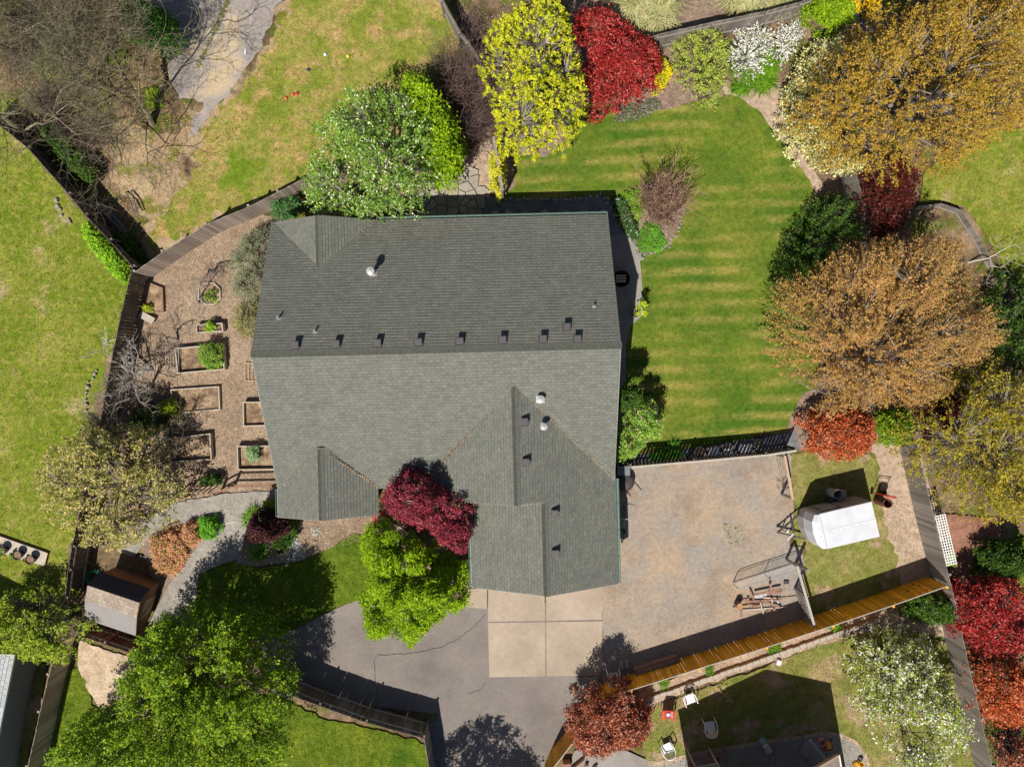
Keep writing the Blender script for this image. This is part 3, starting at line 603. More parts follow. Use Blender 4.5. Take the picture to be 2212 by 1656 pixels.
# walls
mb = MB()
def gabled(x0, x1, y0, y1, axis, ze, rise):
    """body box with gable top"""
    if axis == 'x':
        my = (y0+y1)/2; V = [(x, y, z) for x in (x0, x1) for y, z in ((y0, 0), (y1, 0), (y1, ze), (my, ze+rise), (y0, ze))]
    else:
        mx = (x0+x1)/2; V = [(x, y, z) for y in (y0, y1) for x, z in ((x0, 0), (x1, 0), (x1, ze), (mx, ze+rise), (x0, ze))]
    mb.add(V, [(0, 1, 2, 3, 4), (9, 8, 7, 6, 5), (0, 4, 9, 5), (1, 0, 5, 6), (2, 1, 6, 7), (3, 2, 7, 8), (4, 3, 8, 9)])
gabled(-9.55, 3.8, -3.85, 6.55, 'x', 2.72, 5.2*TP-.15)
gabled(GS-1.72, GS+1.72, -5.0, -3, 'y', 2.7, 1.72*TP-.12)
gabled(GN-1.74, GN+1.74, 5, 6.62, 'y', 2.7, 1.74*TP-.12)
gabled(-1.48, 3.86, -8.1, -3.9, 'y', 2.7, 2.67*TP-.12)
gabled(-3.15, 3.35, -4.5, -3.8, 'y', 3.0, 3.25*TP-.3)
mb.build('wall', M['siding'], house)
def opening(name, X, Y, wd, z0, z1, face, mat):
    """face n/s/e/w : frame with pane or panel"""
    n = {'n': (0, 1), 's': (0, -1), 'e': (1, 0), 'w': (-1, 0)}[face]; f = MB(); tx, ty = -n[1], n[0]
    def bx(c, su, sz, dep, m): m.box((X+n[0]*dep/2+tx*c[0], Y+n[1]*dep/2+ty*c[0], c[1]), (su if tx else dep, dep if tx else su, sz))
    t = .07; zc = (z0+z1)/2
    bx((0, z1+t/2), wd+2*t, t, .05, f); bx((0, z0-t/2), wd+2*t, t, .06, f); bx((wd/2+t/2, zc), t, z1-z0, .05, f); bx((-wd/2-t/2, zc), t, z1-z0, .05, f)
    o = f.build(name, M['trim'], house); g = MB(); bx((0, zc), wd, z1-z0, .02, g); g.build('pane' if name == 'window' else 'panel', mat, o); return o
for X in (-8.0, -5.2, -2, 1.2): opening('window', X, 6.56 if X > -5.4 else 6.63, 1.3, .95, 2.05, 'n', M['glass'])
opening('window', 3.81, 3.5, 1.6, .4, 2.1, 'e', M['glass']); opening('window', 3.81, -1, 1.2, .95, 2.05, 'e', M['glass'])
opening('window', -7.8, -5.01, 1.5, .8, 2.0, 's', M['glass']); opening('window', -9.56, 1.5, 1.2, .95, 2.05, 'w', M['glass'])
opening('garage_door', 1.2, -8.11, 4.3, .1, 2.2, 's', M['trim']); opening('door', -4.6, -3.86, .95, .1, 2.1, 's', M['trim'])
# ridge caps: overlapping folded pieces
def caps(a, b, sx):
    mb = MB()
    a = Vector(a); b = Vector(b); L = (b-a).length; n = int(L/.145); d = (b-a)/n; s = Vector(sx)*.14
    for i in range(n):
        p = a+d*i; q = a+d*(i+1.25); u0 = Vector((0, 0, .012)); u1 = Vector((0, 0, .03)); dn = Vector((0, 0, -.14*TP))
        mb.add([p-s+dn+u1, p+u1, p+s+dn+u1, q-s+dn+u0, q+u0, q+s+dn+u0], [(0, 1, 4, 3), (1, 2, 5, 4), (0, 3, 4, 1), ])
        mb.add([p-s+dn, p, p+s+dn, p-s+dn+u1, p+u1, p+s+dn+u1], [(0, 1, 4, 3), (1, 2, 5, 4)])
    mb.build('ridge_cap', M['capshingle'], roof)
caps((-9.9, RY, 5.9), (4.18, RY, 5.9), (0, 1, 0)); caps((GN, 6.98, 3.845), (GN, 4.6, 3.845), (1, 0, 0)); caps((GS, -5.35, 3.835), (GS, -2.5, 3.835), (1, 0, 0))
caps((.10, -4.77, 5.045), (.10, -.1, 5.045), (1, 0, 0)); caps((X1, -8.5, zt), (X1, -4.8, zt), (1, 0, 0))
# roof vents
def on_roof(px, py, kind):
    """solve for the roof surface point seen at pixel"""
    z = 4.5
    for _ in range(12):
        p = HR.inverted() @ U(px, py, z)
        if kind == 'n': z = 5.9-(p.y-RY)*TP
        elif kind == 's': z = 5.9-(RY-p.y)*TP
        else: z = 2.6+(4.24-p.x)*TP
    p = HR.inverted() @ U(px, py, z); return Vector((p.x, p.y, z))
SLN = {'n': Matrix.Rotation(-math.atan(TP), 3, 'X'), 's': Matrix.Rotation(math.atan(TP), 3, 'X'), 'e': Matrix.Rotation(math.atan(TP), 3, 'Y')}
vts = [(640, 745, 'n'), (728, 743, 'n'), (817, 741, 'n'), (905, 739, 'n'), (994, 737, 'n'), (1086, 734, 'n'), (1173, 732, 'n'), (1247, 732, 'n'), (1224, 706, 'n'),
       (1133, 910, 'e'), (1136, 997, 'e'), (1198, 1107, 'e'), (1199, 1193, 'e')]
for px, py, kd in vts:
    p = on_roof(px, py, kd); R = SLN[kd]; mb = MB()
    mb.box(p+R@Vector((0, 0, .012)), (.36, .36, .012), R=R); mb.box(p+Vector((0, 0, .09)), (.2, .2, .2))
    mb.box(p+Vector((0, 0, .2)), (.27, .27, .05)); mb.box(p+Vector((0, 0, .232)), (.22, .22, .014)); mb.build('roof_vent', M['vent'], roof)
def pipe(px, py, kd, h, r, mat, name='vent_pipe', cone=True):
    p = on_roof(px, py, kd); R = SLN[kd]; mb = MB(); mb.box(p+R@Vector((0, 0, .012)), (r*3.8, r*3.8, .008), R=R)
    mb.lathe([(r*2, -.05), (r*1.15, .07), (r, .08), (r, h), (r*.8, h), (r*.8, h-.06)], p, 14)
    if cone: mb.lathe([(r*1.2, h+.04), (r*1.9, h+.05), (r*1.9, h+.08), (.001, h+.16)], p, 16, cap=False)
    return mb.build(name, mat, roof)
pipe(603, 687, 'n', .3, .04, M['galv'], cone=False); pipe(681, 716, 'n', .25, .04, M['galv'], cone=False); pipe(1283, 662, 'n', .25, .035, M['galv'], cone=False)
pipe(806, 590, 'n', .62, .085, M['galv'], 'flue'); pipe(1167, 862, 's', .34, .085, M['galv'], 'flue'); pipe(1174, 920, 'e', .36, .075, M['galv'], 'flue')
# gutters
def gutter(a, b):
    a = Vector(a); b = Vector(b); mb = MB(); d = (b-a).normalized(); s = Vector((-d.y, d.x, 0))
    for off, wd, h in ((.055, .012, .1), (-.055, .012, .1)): mb.bar(a+s*off-Vector((0, 0, .04)), b+s*off-Vector((0, 0, .04)), wd, h)
    mb.bar(a-Vector((0, 0, .09)), b-Vector((0, 0, .09)), .1, .012)
    n = int((b-a).length/1.1)
    for i in range(n+1): p = a+d*min(i*1.1, (b-a).length-.02); mb.bar(p+s*.07+Vector((0, 0, .015)), p-s*.07+Vector((0, 0, .015)), .02, .012)
    mb.build('gutter', M['gutter'], roof)
gutter((-5.5, 7.04, 2.58), (4.18, 7.04, 2.58)); gutter((4.31, -4.1, 2.58), (4.31, -8.45, 2.58)); gutter((-9.97, -4.2, 2.58), (-9.97, -5.33, 2.58)); gutter((-1.93, -8.45, 2.58), (-1.93, -5.0, 2.58)); gutter((-3.64, -4.75, 2.87), (-3.64, -3.9, 2.87))
# leaf litter lying in the valleys
def litter(a, b, n, wd, zoff=.03):
    t = rng.random(n)**.7; a = np.array(a); b = np.array(b); C = a+(b-a)*t[:, None]; C[:, :2] += rng.normal(size=(n, 2))*wd*(.3+t[:, None]); C[:, 2] += zoff+.02*rng.random(n)+np.abs(rng.normal(size=n))*wd*.4
    o = quads_obj('valley_litter', leaf_quads(C, .028, 1.5), n, M['litter'], roof); o['kind'] = 'stuff'
litter((GN+.5, 4.98, 3.56), (GN+2.1, 6.85, 2.62), 520, .055); litter((GS+.3, -2.7, 3.68), (GS+2.1, -4.2, 2.62), 260, .035); litter((GS-.2, -2.6, 3.7), (GS-1.9, -4.1, 2.7), 60, .02)
litter((-1.2, -1.45, 4.3), (-3.45, -3.65, 2.97), 260, .03); litter((.6, -.6, 4.78), (4.1, -4.0, 2.72), 230, .03)
# little strips of moss along the north eave
n = 260; C = np.c_[rng.uniform(-5.4, -2.0, n), rng.uniform(6.2, 6.95, n), np.zeros(n)]; C[:, 2] = 5.9-(C[:, 1]-RY)*TP+.02
quads_obj('roof_moss', leaf_quads(C, .022, 2), n, M['litter'], roof)['kind'] = 'stuff'

# ================================================================ fences
def fence(name, label, top, h, mat, side=1, bw=.14, gap=.004, loose=0., posts=True, capw=None, rails=2, group=None, jag=.02, post_mat=None, seed=1, every=2.4, railmat=None):
    """top: pixels of the fence's top edge; boards stand on the ground under it, rails and posts on one side"""
    r = random.Random(seed); P = [U(x, y, h) for x, y in top]; P = [Vector((p.x, p.y, 0)) for p in P]
    root = thing(name, label, 'fence', (P[0].x, P[0].y, 0), group=group); o = P[0].copy(); P = [p-o for p in P]
    mb = MB(); rl = []; pm = []
    for a, b in zip(P, P[1:]):
        d = b-a; L = d.length; d.normalize(); n = Vector((-d.y, d.x, 0))*side; ang = math.atan2(d.y, d.x); m = max(1, int(L/(bw+gap)))
        for i in range(m):
            g = gap+(r.uniform(0, .022) if r.random() < loose else 0); t = (i+.5)*L/m; hh = h+r.uniform(-jag, jag)
            R = Matrix.Rotation(ang, 3, 'Z') @ Matrix.Rotation(r.gauss(0, .006), 3, 'Y')
            mb.box(a+d*t+Vector((0, 0, hh/2)), (L/m-g, .018+r.uniform(0, .004), hh), R=R)
        for q in range(rails):
            z = h*(.22+.6*q/max(1, rails-1)); rb = MB(); rb.bar(a+n*.04+Vector((0, 0, z)), b+n*.04+Vector((0, 0, z)), .045, .09); rb.build('rail', railmat or mat, root)
        if capw: cb = MB(); cb.bar(a+Vector((0, 0, h+.02)), b+Vector((0, 0, h+.02)), capw, .035); cb.build('top_rail', M['cap_wood'], root)
        if posts:
            m = max(1, round(L/every))
            for i in range(m+(b is P[-1])): pb = MB(); pb.box(a+d*(L*i/m)+n*.085+Vector((0, 0, (h-.02)/2)), (.09, .09, h-.02), rz=ang); pb.build('post', post_mat or mat, root)
    mb.build('boards', mat, root); return root
fence('board_fence', 'weathered brown board fence curving along the north west edge of the wood chip garden', [(291, 588), (351, 545), (445, 485), (537, 447), (600, 415), (667, 380), (710, 366)], 1.8, M['fence_new'], 1, loose=.1, seed=2)
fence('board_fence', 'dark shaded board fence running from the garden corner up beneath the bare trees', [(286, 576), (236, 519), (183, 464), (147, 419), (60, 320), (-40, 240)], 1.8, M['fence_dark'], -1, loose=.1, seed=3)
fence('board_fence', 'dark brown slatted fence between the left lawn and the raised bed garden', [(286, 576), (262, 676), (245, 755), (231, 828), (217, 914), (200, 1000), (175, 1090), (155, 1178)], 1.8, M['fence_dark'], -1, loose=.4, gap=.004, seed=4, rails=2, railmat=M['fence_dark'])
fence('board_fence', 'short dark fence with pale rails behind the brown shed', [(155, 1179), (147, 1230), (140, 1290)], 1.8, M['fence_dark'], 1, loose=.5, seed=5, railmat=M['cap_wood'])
fence('board_fence', 'short grey fence piece under the speckled tree north of the shed', [(155, 1179), (228, 1177)], 1.6, M['fence_grey'], 1, seed=6)
fence('board_fence', 'brown fence at the bottom left between the pale neighbouring roof and green strip', [(112, 1430), (106, 1457), (86, 1538), (60, 1656), (50, 1720)], 1.8, M['fence_new'], -1, seed=7)
fence('board_fence', 'dark red brown fence with exposed rails just below the shed', [(173, 1373), (225, 1391), (280, 1410), (330, 1428)], 1.5, M['old_board'], 1, seed=8, railmat=M['bed_wood'])
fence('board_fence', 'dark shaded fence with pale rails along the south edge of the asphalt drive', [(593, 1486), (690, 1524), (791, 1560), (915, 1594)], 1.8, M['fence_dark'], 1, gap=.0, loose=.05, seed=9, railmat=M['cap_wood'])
fence('board_fence', 'pale grey fence end running off the bottom edge beside the dark gravel strip', [(916, 1594), (926, 1656), (936, 1720)], 1.8, M['fence_grey'], 1, seed=10, posts=False, rails=0)
fence('golden_fence', 'new golden orange board fence along the south side of the gravel yard', [(1180, 1690), (1197, 1655), (1239, 1601), (1303, 1512), (1364, 1489), (1510, 1443), (1656, 1397), (1800, 1350), (1930, 1306), (2046, 1265)], 1.8, M['fence_gold'], -1, loose=.5, gap=.003, seed=11, posts=True, rails=2, capw=.035)
fence('board_fence', 'long grey weathered fence down the right side of the yards', [(1980, 954), (2016, 1114), (2049, 1242), (2062, 1294), (2096, 1452), (2143, 1656), (2160, 1725)], 1.8, M['fence_grey'], 1, loose=.15, seed=12)
fence('board_fence', 'dark grey board fence beside the dark red tree at upper right', [(1826, 296), (1832, 314), (1860, 414), (1874, 500)], 1.8, M['fence_grey'], 1, seed=13)
fence('board_fence', 'grey fence behind the white flowering sprays along the top edge', [(1330, 108), (1420, 75), (1540, 48), (1656, 24), (1729, 5), (1790, -20)], 1.8, M['fence_grey'], -1, seed=14)
fence('board_fence', 'grey brown fence at the top between the dry lawn and the bare purple brush', [(940, -40), (957, 0), (994, 68), (1012, 90), (1050, 150)], 1.7, M['fence_grey'], -1, seed=15)
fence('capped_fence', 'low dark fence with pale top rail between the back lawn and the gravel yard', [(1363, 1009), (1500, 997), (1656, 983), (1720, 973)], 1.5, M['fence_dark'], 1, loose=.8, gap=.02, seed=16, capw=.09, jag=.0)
fence('low_fence', 'low weathered boards edging the sandy plot at right of the dark red tree', [(1985, 446), (2035, 440), (2078, 455), (2120, 520), (2148, 575)], .6, M['fence_grey'], -1, seed=17, posts=False, rails=1)
# ================================================================ buildings around
def frame(o, ang):                      # local x axis at ang, y axis left of it
    return Matrix.Translation(o) @ Matrix.Rotation(ang, 4, 'Z')
# brown shed with a gambrel roof
a = math.radians(-18.5); NE = U(*[v*.8282 for v in (420, 1512.4)])
sh = thing('garden_shed', 'small brown wooden shed with grey shingled gambrel roof', 'shed', NE, a)
prof = [(0, 1.32), (.46, 2.08), (1.22, 1.82), (2.2, 1.22)]; Ls = 2.22
mb = MB(); body = [(.08, 0), (.08, 1.3), (.47, 2.0), (1.2, 1.74), (2.1, 1.18), (2.1, 0)]; n = len(body)
mb.add([(0, -s_, z) for s_, z in body]+[(-Ls+.1, -s_, z) for s_, z in body], [tuple(range(n)), tuple(range(n, 2*n))[::-1]]+[(i, n+i, n+(i+1) % n, (i+1) % n) for i in range(n)])
mb.build('wall', wood_mat('shed_wall', (.22, .11, .06), (.33, .17, .09), stretch=(9, 9, 1), island=False), sh)
rr = Roof()
mats = [paint('shed_felt_shaded', (.06, .06, .075), .9, var=.4), M['shingle3'], paint('shed_felt_grey', (.27, .255, .26), .9, var=.25)]  # shade of the north slope is put into the near-black first colour
for i in range(3):
    rr = Roof(); (s0, z0_), (s1, z1_) = prof[i], prof[i+1]
    if i == 0: s0, z0_, s1, z1_ = s0, z0_, s1, z1_
    m = 5 if i == 1 else 4
    for j in range(m):
        t0, t1 = j/m, (j+1)/m; A = (s0+(s1-s0)*t0, z0_+(z1_-z0_)*t0); B = (s0+(s1-s0)*t1, z0_+(z1_-z0_)*t1)
        up0, up1 = (.012, 0) if i == 0 else (0, .014)
        P = [(.1, -A[0], A[1]+up0+.02), (-Ls, -A[0], A[1]+up0+.02), (-Ls, -B[0], B[1]+up1+.02), (.1, -B[0], B[1]+up1+.02)]
        rr.quad(P, [(0, j*.142), (Ls, j*.142), (Ls, (j+1)*.142), (0, (j+1)*.142)])
        rr.quad([(.1, -B[0], B[1]+.0), (-Ls, -B[0], B[1]+.0), (-Ls, -B[0], B[1]+up1+.02), (.1, -B[0], B[1]+up1+.02)], [(0, 0)]*4)
    rr.build('roof', mats[i], sh)
mb = MB()
for (s0, z0_), (s1, z1_) in zip(prof, prof[1:]): mb.bar((.11, -s0, z0_-.03), (.11, -s1, z1_-.03), .02, .08)
mb.build('trim', M['old_board'], sh)
mb = MB(); mb.box((.012, -1.1, .62), (.03, .85, 1.2)); dr = mb.build('door', M['tan_wood'], sh)
mb = MB()
mb.bar((.035, -.75, .1), (.035, -1.45, 1.15), .05, .02, up=(1, 0, 0)); mb.build('brace', M['old_board'], dr)
# neighbour's pale house at the lower left corner
hx = thing('neighbour_house', 'pale grey shingled house corner cut off at the lower left edge', 'house', (0, 0, 0))
A0, B0 = U(*k(0, 3, 110, 690), 2.5), U(*k(0, 3, -10, 1290), 2.5); d = (B0-A0).normalized(); nn = Vector((d.y, -d.x, 0))
if nn.x > 0: nn = -nn
rr = Roof(); dz = .42
A0 = A0-d*.2; B0 = B0+d*6
for j in range(26):
    q0 = nn*(j*.14); q1 = nn*((j+1)*.14); z0_ = Vector((0, 0, j*.14*dz)); z1_ = Vector((0, 0, (j+1)*.14*dz))
    rr.quad([tuple(B0+q0+z0_+Vector((0, 0, .012))), tuple(A0+q0+z0_+Vector((0, 0, .012))), tuple(A0+q1+z1_), tuple(B0+q1+z1_)], [(0, j*.142), (8, j*.142), (8, j*.142+.142), (0, j*.142+.142)])
a4 = [A0, B0, B0+nn*3.64+Vector((0, 0, 3.64*dz)), A0+nn*3.64+Vector((0, 0, 3.64*dz))]; rr.quad([(q_.x, q_.y, q_.z-.03) for q_ in a4], [(0, 0)]*4)
rr.build('roof', M['shingle2'], hx)
mb = MB(); w0 = A0+nn*.15+d*.25; w1 = B0+nn*.15; w2 = w1+nn*3.3; w3 = w0+nn*3.3
mb.add([(p.x, p.y, z) for z in (0, 2.45) for p in (w0, w1)]+[(p.x, p.y, z) for z in (0, 3.7) for p in (w3, w2)], [(0, 1, 3, 2), (4, 6, 7, 5), (0, 2, 6, 4), (1, 5, 7, 3), (2, 3, 7, 6)])
mb.build('wall', paint('grey_blue_siding', (.22, .25, .3), .7), hx)
mb = MB(); mb.bar(A0-Vector((0, 0, .06)), B0-Vector((0, 0, .06)), .03, .13); mb.build('fascia', M['trim'], hx)
# neighbour's tan house, its roof corner in the lower right
nh = thing('neighbour_house', 'tan shingled house with white rake board cut off at the bottom edge', 'house', (0, 0, 0))
E1 = U(1812, 1630, 3.2); ang = math.radians(10); ex = Vector((math.cos(ang), math.sin(ang), 0)); ey = Vector((-ex.y, ex.x, 0))
apx = E1-ex*3.45; apx.z = 5.3; E0 = E1-ex*6.9; back = -ey*7
rr = Roof()
for (e, s_) in ((E1, -1), (E0, 1)):
    run = 3.45; m = 26
    for j in range(m):
        t0, t1 = j/m, (j+1)/m; z0_, z1_ = 3.2+2.1*t0, 3.2+2.1*t1
        p0 = e+ex*s_*run*t0; p1 = e+ex*s_*run*t1
        rr.quad([(p0.x, p0.y, z0_+.012), ((p0+back).x, (p0+back).y, z0_+.012), ((p1+back).x, (p1+back).y, z1_), (p1.x, p1.y, z1_)], [(0, j*.142), (7, j*.142), (7, j*.142+.142), (0, j*.142+.142)])
for e in (E1, E0):
    a4 = [e, e+back, apx+back, apx]; rr.quad([(q_.x, q_.y, q_.z-.03) for q_ in a4], [(0, 0)]*4)
rr.build('roof', M['shingle3'], nh)
mb = MB(); q = [E1-ex*.4-ey*3.2, E0+ex*.4-ey*3.2, E0+ex*.4+back, E1-ex*.4+back]
mb.add([(p.x, p.y, 0) for p in q]+[(p.x, p.y, 3.3) for p in q]+[((apx-ey*3.2).x, (apx-ey*3.2).y, 5.1), ((apx+back).x, (apx+back).y, 5.1)],
       [(0, 1, 5, 8, 4), (1, 2, 6, 5), (2, 3, 7, 9, 6), (3, 0, 4, 7)])
mb.build('wall', paint('tan_siding', (.42, .34, .26), .7), nh)
mb = MB(); mb.bar(E1+Vector((0, 0, -.02)), E1+back+Vector((0, 0, -.02)), .05, .16); mb.build('fascia', M['trim'], nh)
mb = MB(); mb.bar(E1+ey*.02+Vector((0, 0, -.03)), apx+ey*.02+Vector((0, 0, -.03)), .05, .16); mb.build('fascia', M['tan_wood'], nh)
mb = MB(); mb.bar(E0+ey*.02+Vector((0, 0, -.03)), apx+ey*.02+Vector((0, 0, -.03)), .05, .16); mb.build('fascia', M['tan_wood'], nh)
# canopy corner over the patio: tan fabric on posts
P3 = lambda x, y, z=0: U(*[v*.8282 for v in (1680+x/6.144, 1740+y/6.144)], z)
cn = thing('patio_awning', 'tan canvas awning corner over the shaded patio at the bottom edge', 'awning', P3(1000, 1700, 0))
o_ = cn.location.copy(); cv = [P3(820, 1590, 2.3)-o_, P3(1170, 1535, 2.3)-o_, P3(1230, 1640, 2.3)-o_, P3(1260, 2000, 2.5)-o_, P3(760, 2000, 2.5)-o_]
MB().add(cv+[v-Vector((0, 0, .03)) for v in cv], [(0, 4, 3, 2, 1), (5, 6, 7, 8, 9)]+[(i, (i+1) % 5, 5+(i+1) % 5, 5+i) for i in range(5)]).build('canvas', paint('tan_canvas', (.62, .50, .34), .9), cn)
for q in (cv[0], cv[2]): MB().tube([Vector((q.x, q.y, .1)), q-Vector((0, 0, .04))], .035, 8).build('leg', M['cap_wood'], cn)

# ================================================================ white trailer
T = lambda x, y, z=0: U(*[v*.8282 for v in (2020+x/6.32, 1240+y/6.32)], z)
zt_ = 2.15; c0 = T(740, 632, zt_); c1 = T(1600, 428, zt_); c2 = T(1722, 1002, zt_); c3 = T(850, 1216, zt_)
ex = (c1-c0).normalized(); ey = Vector((-ex.y, ex.x, 0)); Lt = (c1-c0).length; Wt = abs((c3-c0).dot(ey))
org = Vector((c0.x, c0.y, 0)); org = org-ey*Wt/2; ang = math.atan2(ex.y, ex.x)
tr = thing('enclosed_trailer', 'small white enclosed utility trailer parked on the weedy grass', 'trailer', org, ang)
w2 = Wt/2; zb = .25
mb = MB()     # body with a sloped bevel and a bowed nose
sec = [(Lt, w2), (0, w2), (-.16, w2-.02), (-.34, w2*.62), (-.40, 0), (-.34, -w2*.62), (-.16, -w2+.02), (0, -w2), (Lt, -w2)]
n = len(sec); lowr = [(x, y, zb) for x, y in sec]; mid = [(x, y, zt_-.14) for x, y in sec]; top = [(max(x, .0)+(.0 if x > 0 else x*.35), y*.985, zt_) for x, y in sec]
V = lowr+mid+top; Fq = []
for r_ in range(2):
    for i in range(n): Fq.append((r_*n+i, r_*n+(i+1) % n, (r_+1)*n+(i+1) % n, (r_+1)*n+i))
Fq = [f[::-1] for f in Fq]; Fq.append(tuple(range(2*n, 3*n))[::-1]); Fq.append(tuple(range(n)))
mb.add(V, [f[::-1] for f in Fq]).build('body', M['white_metal'], tr)
mb = MB()
mb.tube([(-.01, w2-.02, zt_+.006), (-.005, 0, zt_+.012), (-.01, -w2+.02, zt_+.006)], .012, 6); mb.build('roof_seam', M['grey_metal'], tr)
mb = MB(); mb.box((Lt/2+.05, -.02, zt_+.008), (Lt-.12, .05, .014)); mb.build('roof_seam', M['plastic'], tr)
MB().tube([(.02, w2, zt_-.0), (Lt, w2, zt_-.0)], .018, 6).build('roof_seam', M['grey_metal'], tr)
for i in range(6):
    o = MB().box((.25+i*.33+random.random()*.06, -.055, zt_+.004), (.05+random.random()*.08, .02, .006)).build('rust_spot', M['rust'], tr)
o = MB().tube([(-.2, -.16+.03*math.cos(t), zt_-.03+.0) if 0 else (-.16+.035*math.cos(t), -.2+.035*math.sin(t), zt_+.004) for t in np.linspace(0, 6.28, 12)], .005, 5).build('roof_plug', M['grey_metal'], tr)
mb = MB(); mb.prism([(-.165, w2-.015), (-.345, w2*.63), (-.415, 0), (-.345, -w2*.63), (-.165, -w2+.015), (-.12, -w2+.03), (-.12, w2-.03)], zb-.03, zb+.75); mb.build('stone_guard', M['grey_metal'], tr)
side_shade = paint('side_panel_shade', (.42, .40, .42), .5, var=.15)  # grey carries the shade on the north side of the white trailer
MB().box((Lt/2, w2+.006, (zt_+zb)/2-.04), (Lt-.02, .014, zt_-zb-.12)).build('side_panel', side_shade, tr)
dr = MB().box((.62, w2+.02, 1.22), (.78, .02, 1.3)).build('door', side_shade, tr)
for z_ in (.75, 1.6): MB().box((1.03, w2+.035, z_), (.1, .02, .05)).build('hinge', M['dark_metal'], dr)
MB().box((.3, w2+.035, 1.2), (.06, .03, .12)).build('handle', M['dark_metal'], dr)
dk = MB()
for a_, b_ in (((.22, 1.88), (1.02, 1.88)), ((.22, .56), (1.02, .56)), ((.22, .56), (.22, 1.88)), ((1.02, .56), (1.02, 1.88))): dk.bar((a_[0], w2+.031, a_[1]), (b_[0], w2+.031, b_[1]), .02, .012, up=(0, 1, 0))
dk.build('seal', M['dark_metal'], dr)
for s_ in (1, -1):
    wl = MB(); 
    pr = [(.16, -.09), (.28, -.09), (.31, -.06), (.31, .06), (.28, .09), (.16, .09)]
    for i in range(20):
        for j in range(len(pr)):
            t0, t1 = 2*math.pi*i/20, 2*math.pi*(i+1)/20; a_, b_ = pr[j], pr[(j+1) % len(pr)]
            cc = lambda r_, y_, t: (Lt*.55+r_*math.cos(t), s_*(w2-.02)+y_, .31+r_*math.sin(t))
            wl.add([cc(*a_, t0), cc(*a_, t1), cc(*b_, t1), cc(*b_, t0)], [(0, 1, 2, 3)])
    whl = wl.build('wheel', M['black'], tr); MB().tube([(Lt*.55, s_*(w2-.02)-.08, .31), (Lt*.55, s_*(w2-.02)+.08, .31)], .16, 16).build('rim', M['grey_metal'], whl)
for s_ in (1, -1): MB().bar((-.3, s_*w2*.75, .42), (-1.35, s_*.04, .42), .06, .08).build('drawbar', M['dark_metal'], tr)
MB().bar((-.75, -.42, .43), (-.75, .42, .43), .06, .06).build('crossbar', M['dark_metal'], tr)
MB().lathe([(.05, .36), (.07, .4), (.07, .5), (.03, .54)], (-1.4, 0, 0), 10).build('coupler', M['rust'], tr)
MB().tube([(-1.15, .0, .1), (-1.15, 0, .85), (-1.05, .12, .88)], .025, 8).build('jack', M['galv'], tr)
MB().box((-.95, -.3, .5), (.4, .07, .05), rz=.5).build('light_bracket', M['galv'], tr)
# tanks standing by its north wall
tk = T(880, 340); bw = thing('metal_tub', 'pale blue grey metal tub standing against the trailer north side', 'tub', T(905, 262, 0)*1.0)
mb = MB(); mb.lathe([(.14, .0), (.2, .0), (.22, 1.05), (.2, 1.07), (.185, 1.03), (.17, .3)], (0, 0, 0), 24); mb.build('barrel', paint('pale_blue_metal', (.36, .40, .44), .5), bw)
MB().box((.26, .02, .52), (.2, .28, 1.0)).build('side_box', paint('tan_metal', (.38, .33, .3), .6), bw)
# rusty culvert pipe and red hand truck
bp = T(1690, 400)
ba = thing('rusty_barrel', 'tall rusty open topped barrel standing right of the trailer', 'barrel', bp)
MB().lathe([(.2, 0), (.205, .35), (.2, .36), (.205, .75), (.2, .76), (.205, 1.12), (.185, 1.12), (.18, .06), (.001, .06)], (0, 0, 0), 28, cap=False).build('shell', M['rust'], ba)
ht = thing('hand_truck', 'red hand truck with ladder frame standing behind the rusty barrel', 'hand truck', T(1600, 275), math.radians(-8))
for x in (0, .5): MB().tube([(x, .0, .12), (x, .04, 1.35)], .018, 8).build('rail', M['red_paint'], ht)
for z_ in (.3, .6, .9, 1.2): MB().tube([(0, .02, z_), (.5, .02, z_)], .012, 6).build('rung', M['red_paint'], ht)
MB().tube([(-.02, .04, 1.32), (.12, -.02, 1.42), (.38, -.02, 1.42), (.52, .04, 1.32)], .02, 8).build('handle', M['red_paint'], ht)
MB().box((.25, -.12, .03), (.5, .25, .015)).build('toe_plate', M['red_paint'], ht)
for x in (-.05, .55): MB().tube([(x-.03, .06, .13), (x+.03, .06, .13)], .13, 14).build('wheel', M['black'], ht)

# ================================================================ rails, gates, sheds
def post(name, p, h, s, mat, parent): return MB().box((p[0], p[1], h/2), (s, s, h)).build(name, mat, parent)
a0 = U(1695, 984, 1.5); b0 = U(1712, 1078, 1.5)
rf_ = thing('rail_fence', 'open rail fence with pale top beam between gravel yard and weedy grass', 'fence', (a0.x, a0.y, 0))
dv = Vector((b0.x-a0.x, b0.y-a0.y, 0))
MB().bar((0, 0, 1.5), dv+Vector((0, 0, 1.5)), .1, .06).build('top_rail', M['tan_wood'], rf_)
for t in (.02, .98): post('post', dv*t, 1.47, .09, M['fence_grey'], rf_)
for z_ in (.3, .6, .9, 1.2): MB().tube([(0, 0, z_), dv+Vector((0, 0, z_))], .005, 4).build('wire', M['dark_metal'], rf_)
a0 = U(1722, 1222, 1.5); b0 = U(1760, 1354, 1.5)
rf2 = thing('rail_fence', 'weathered rail fence with slatted lower end meeting the golden fence', 'fence', (a0.x, a0.y, 0))
dv = Vector((b0.x-a0.x, b0.y-a0.y, 0)); dn_ = dv.normalized(); pn = Vector((-dn_.y, dn_.x, 0))
MB().bar((0, 0, 1.5), dv+Vector((0, 0, 1.5)), .1, .06).build('top_rail', M['cap_wood'], rf2)
for t in (.0, .5, .98): post('post', dv*t, 1.47, .09, M['fence_grey'], rf2)
mb = MB()
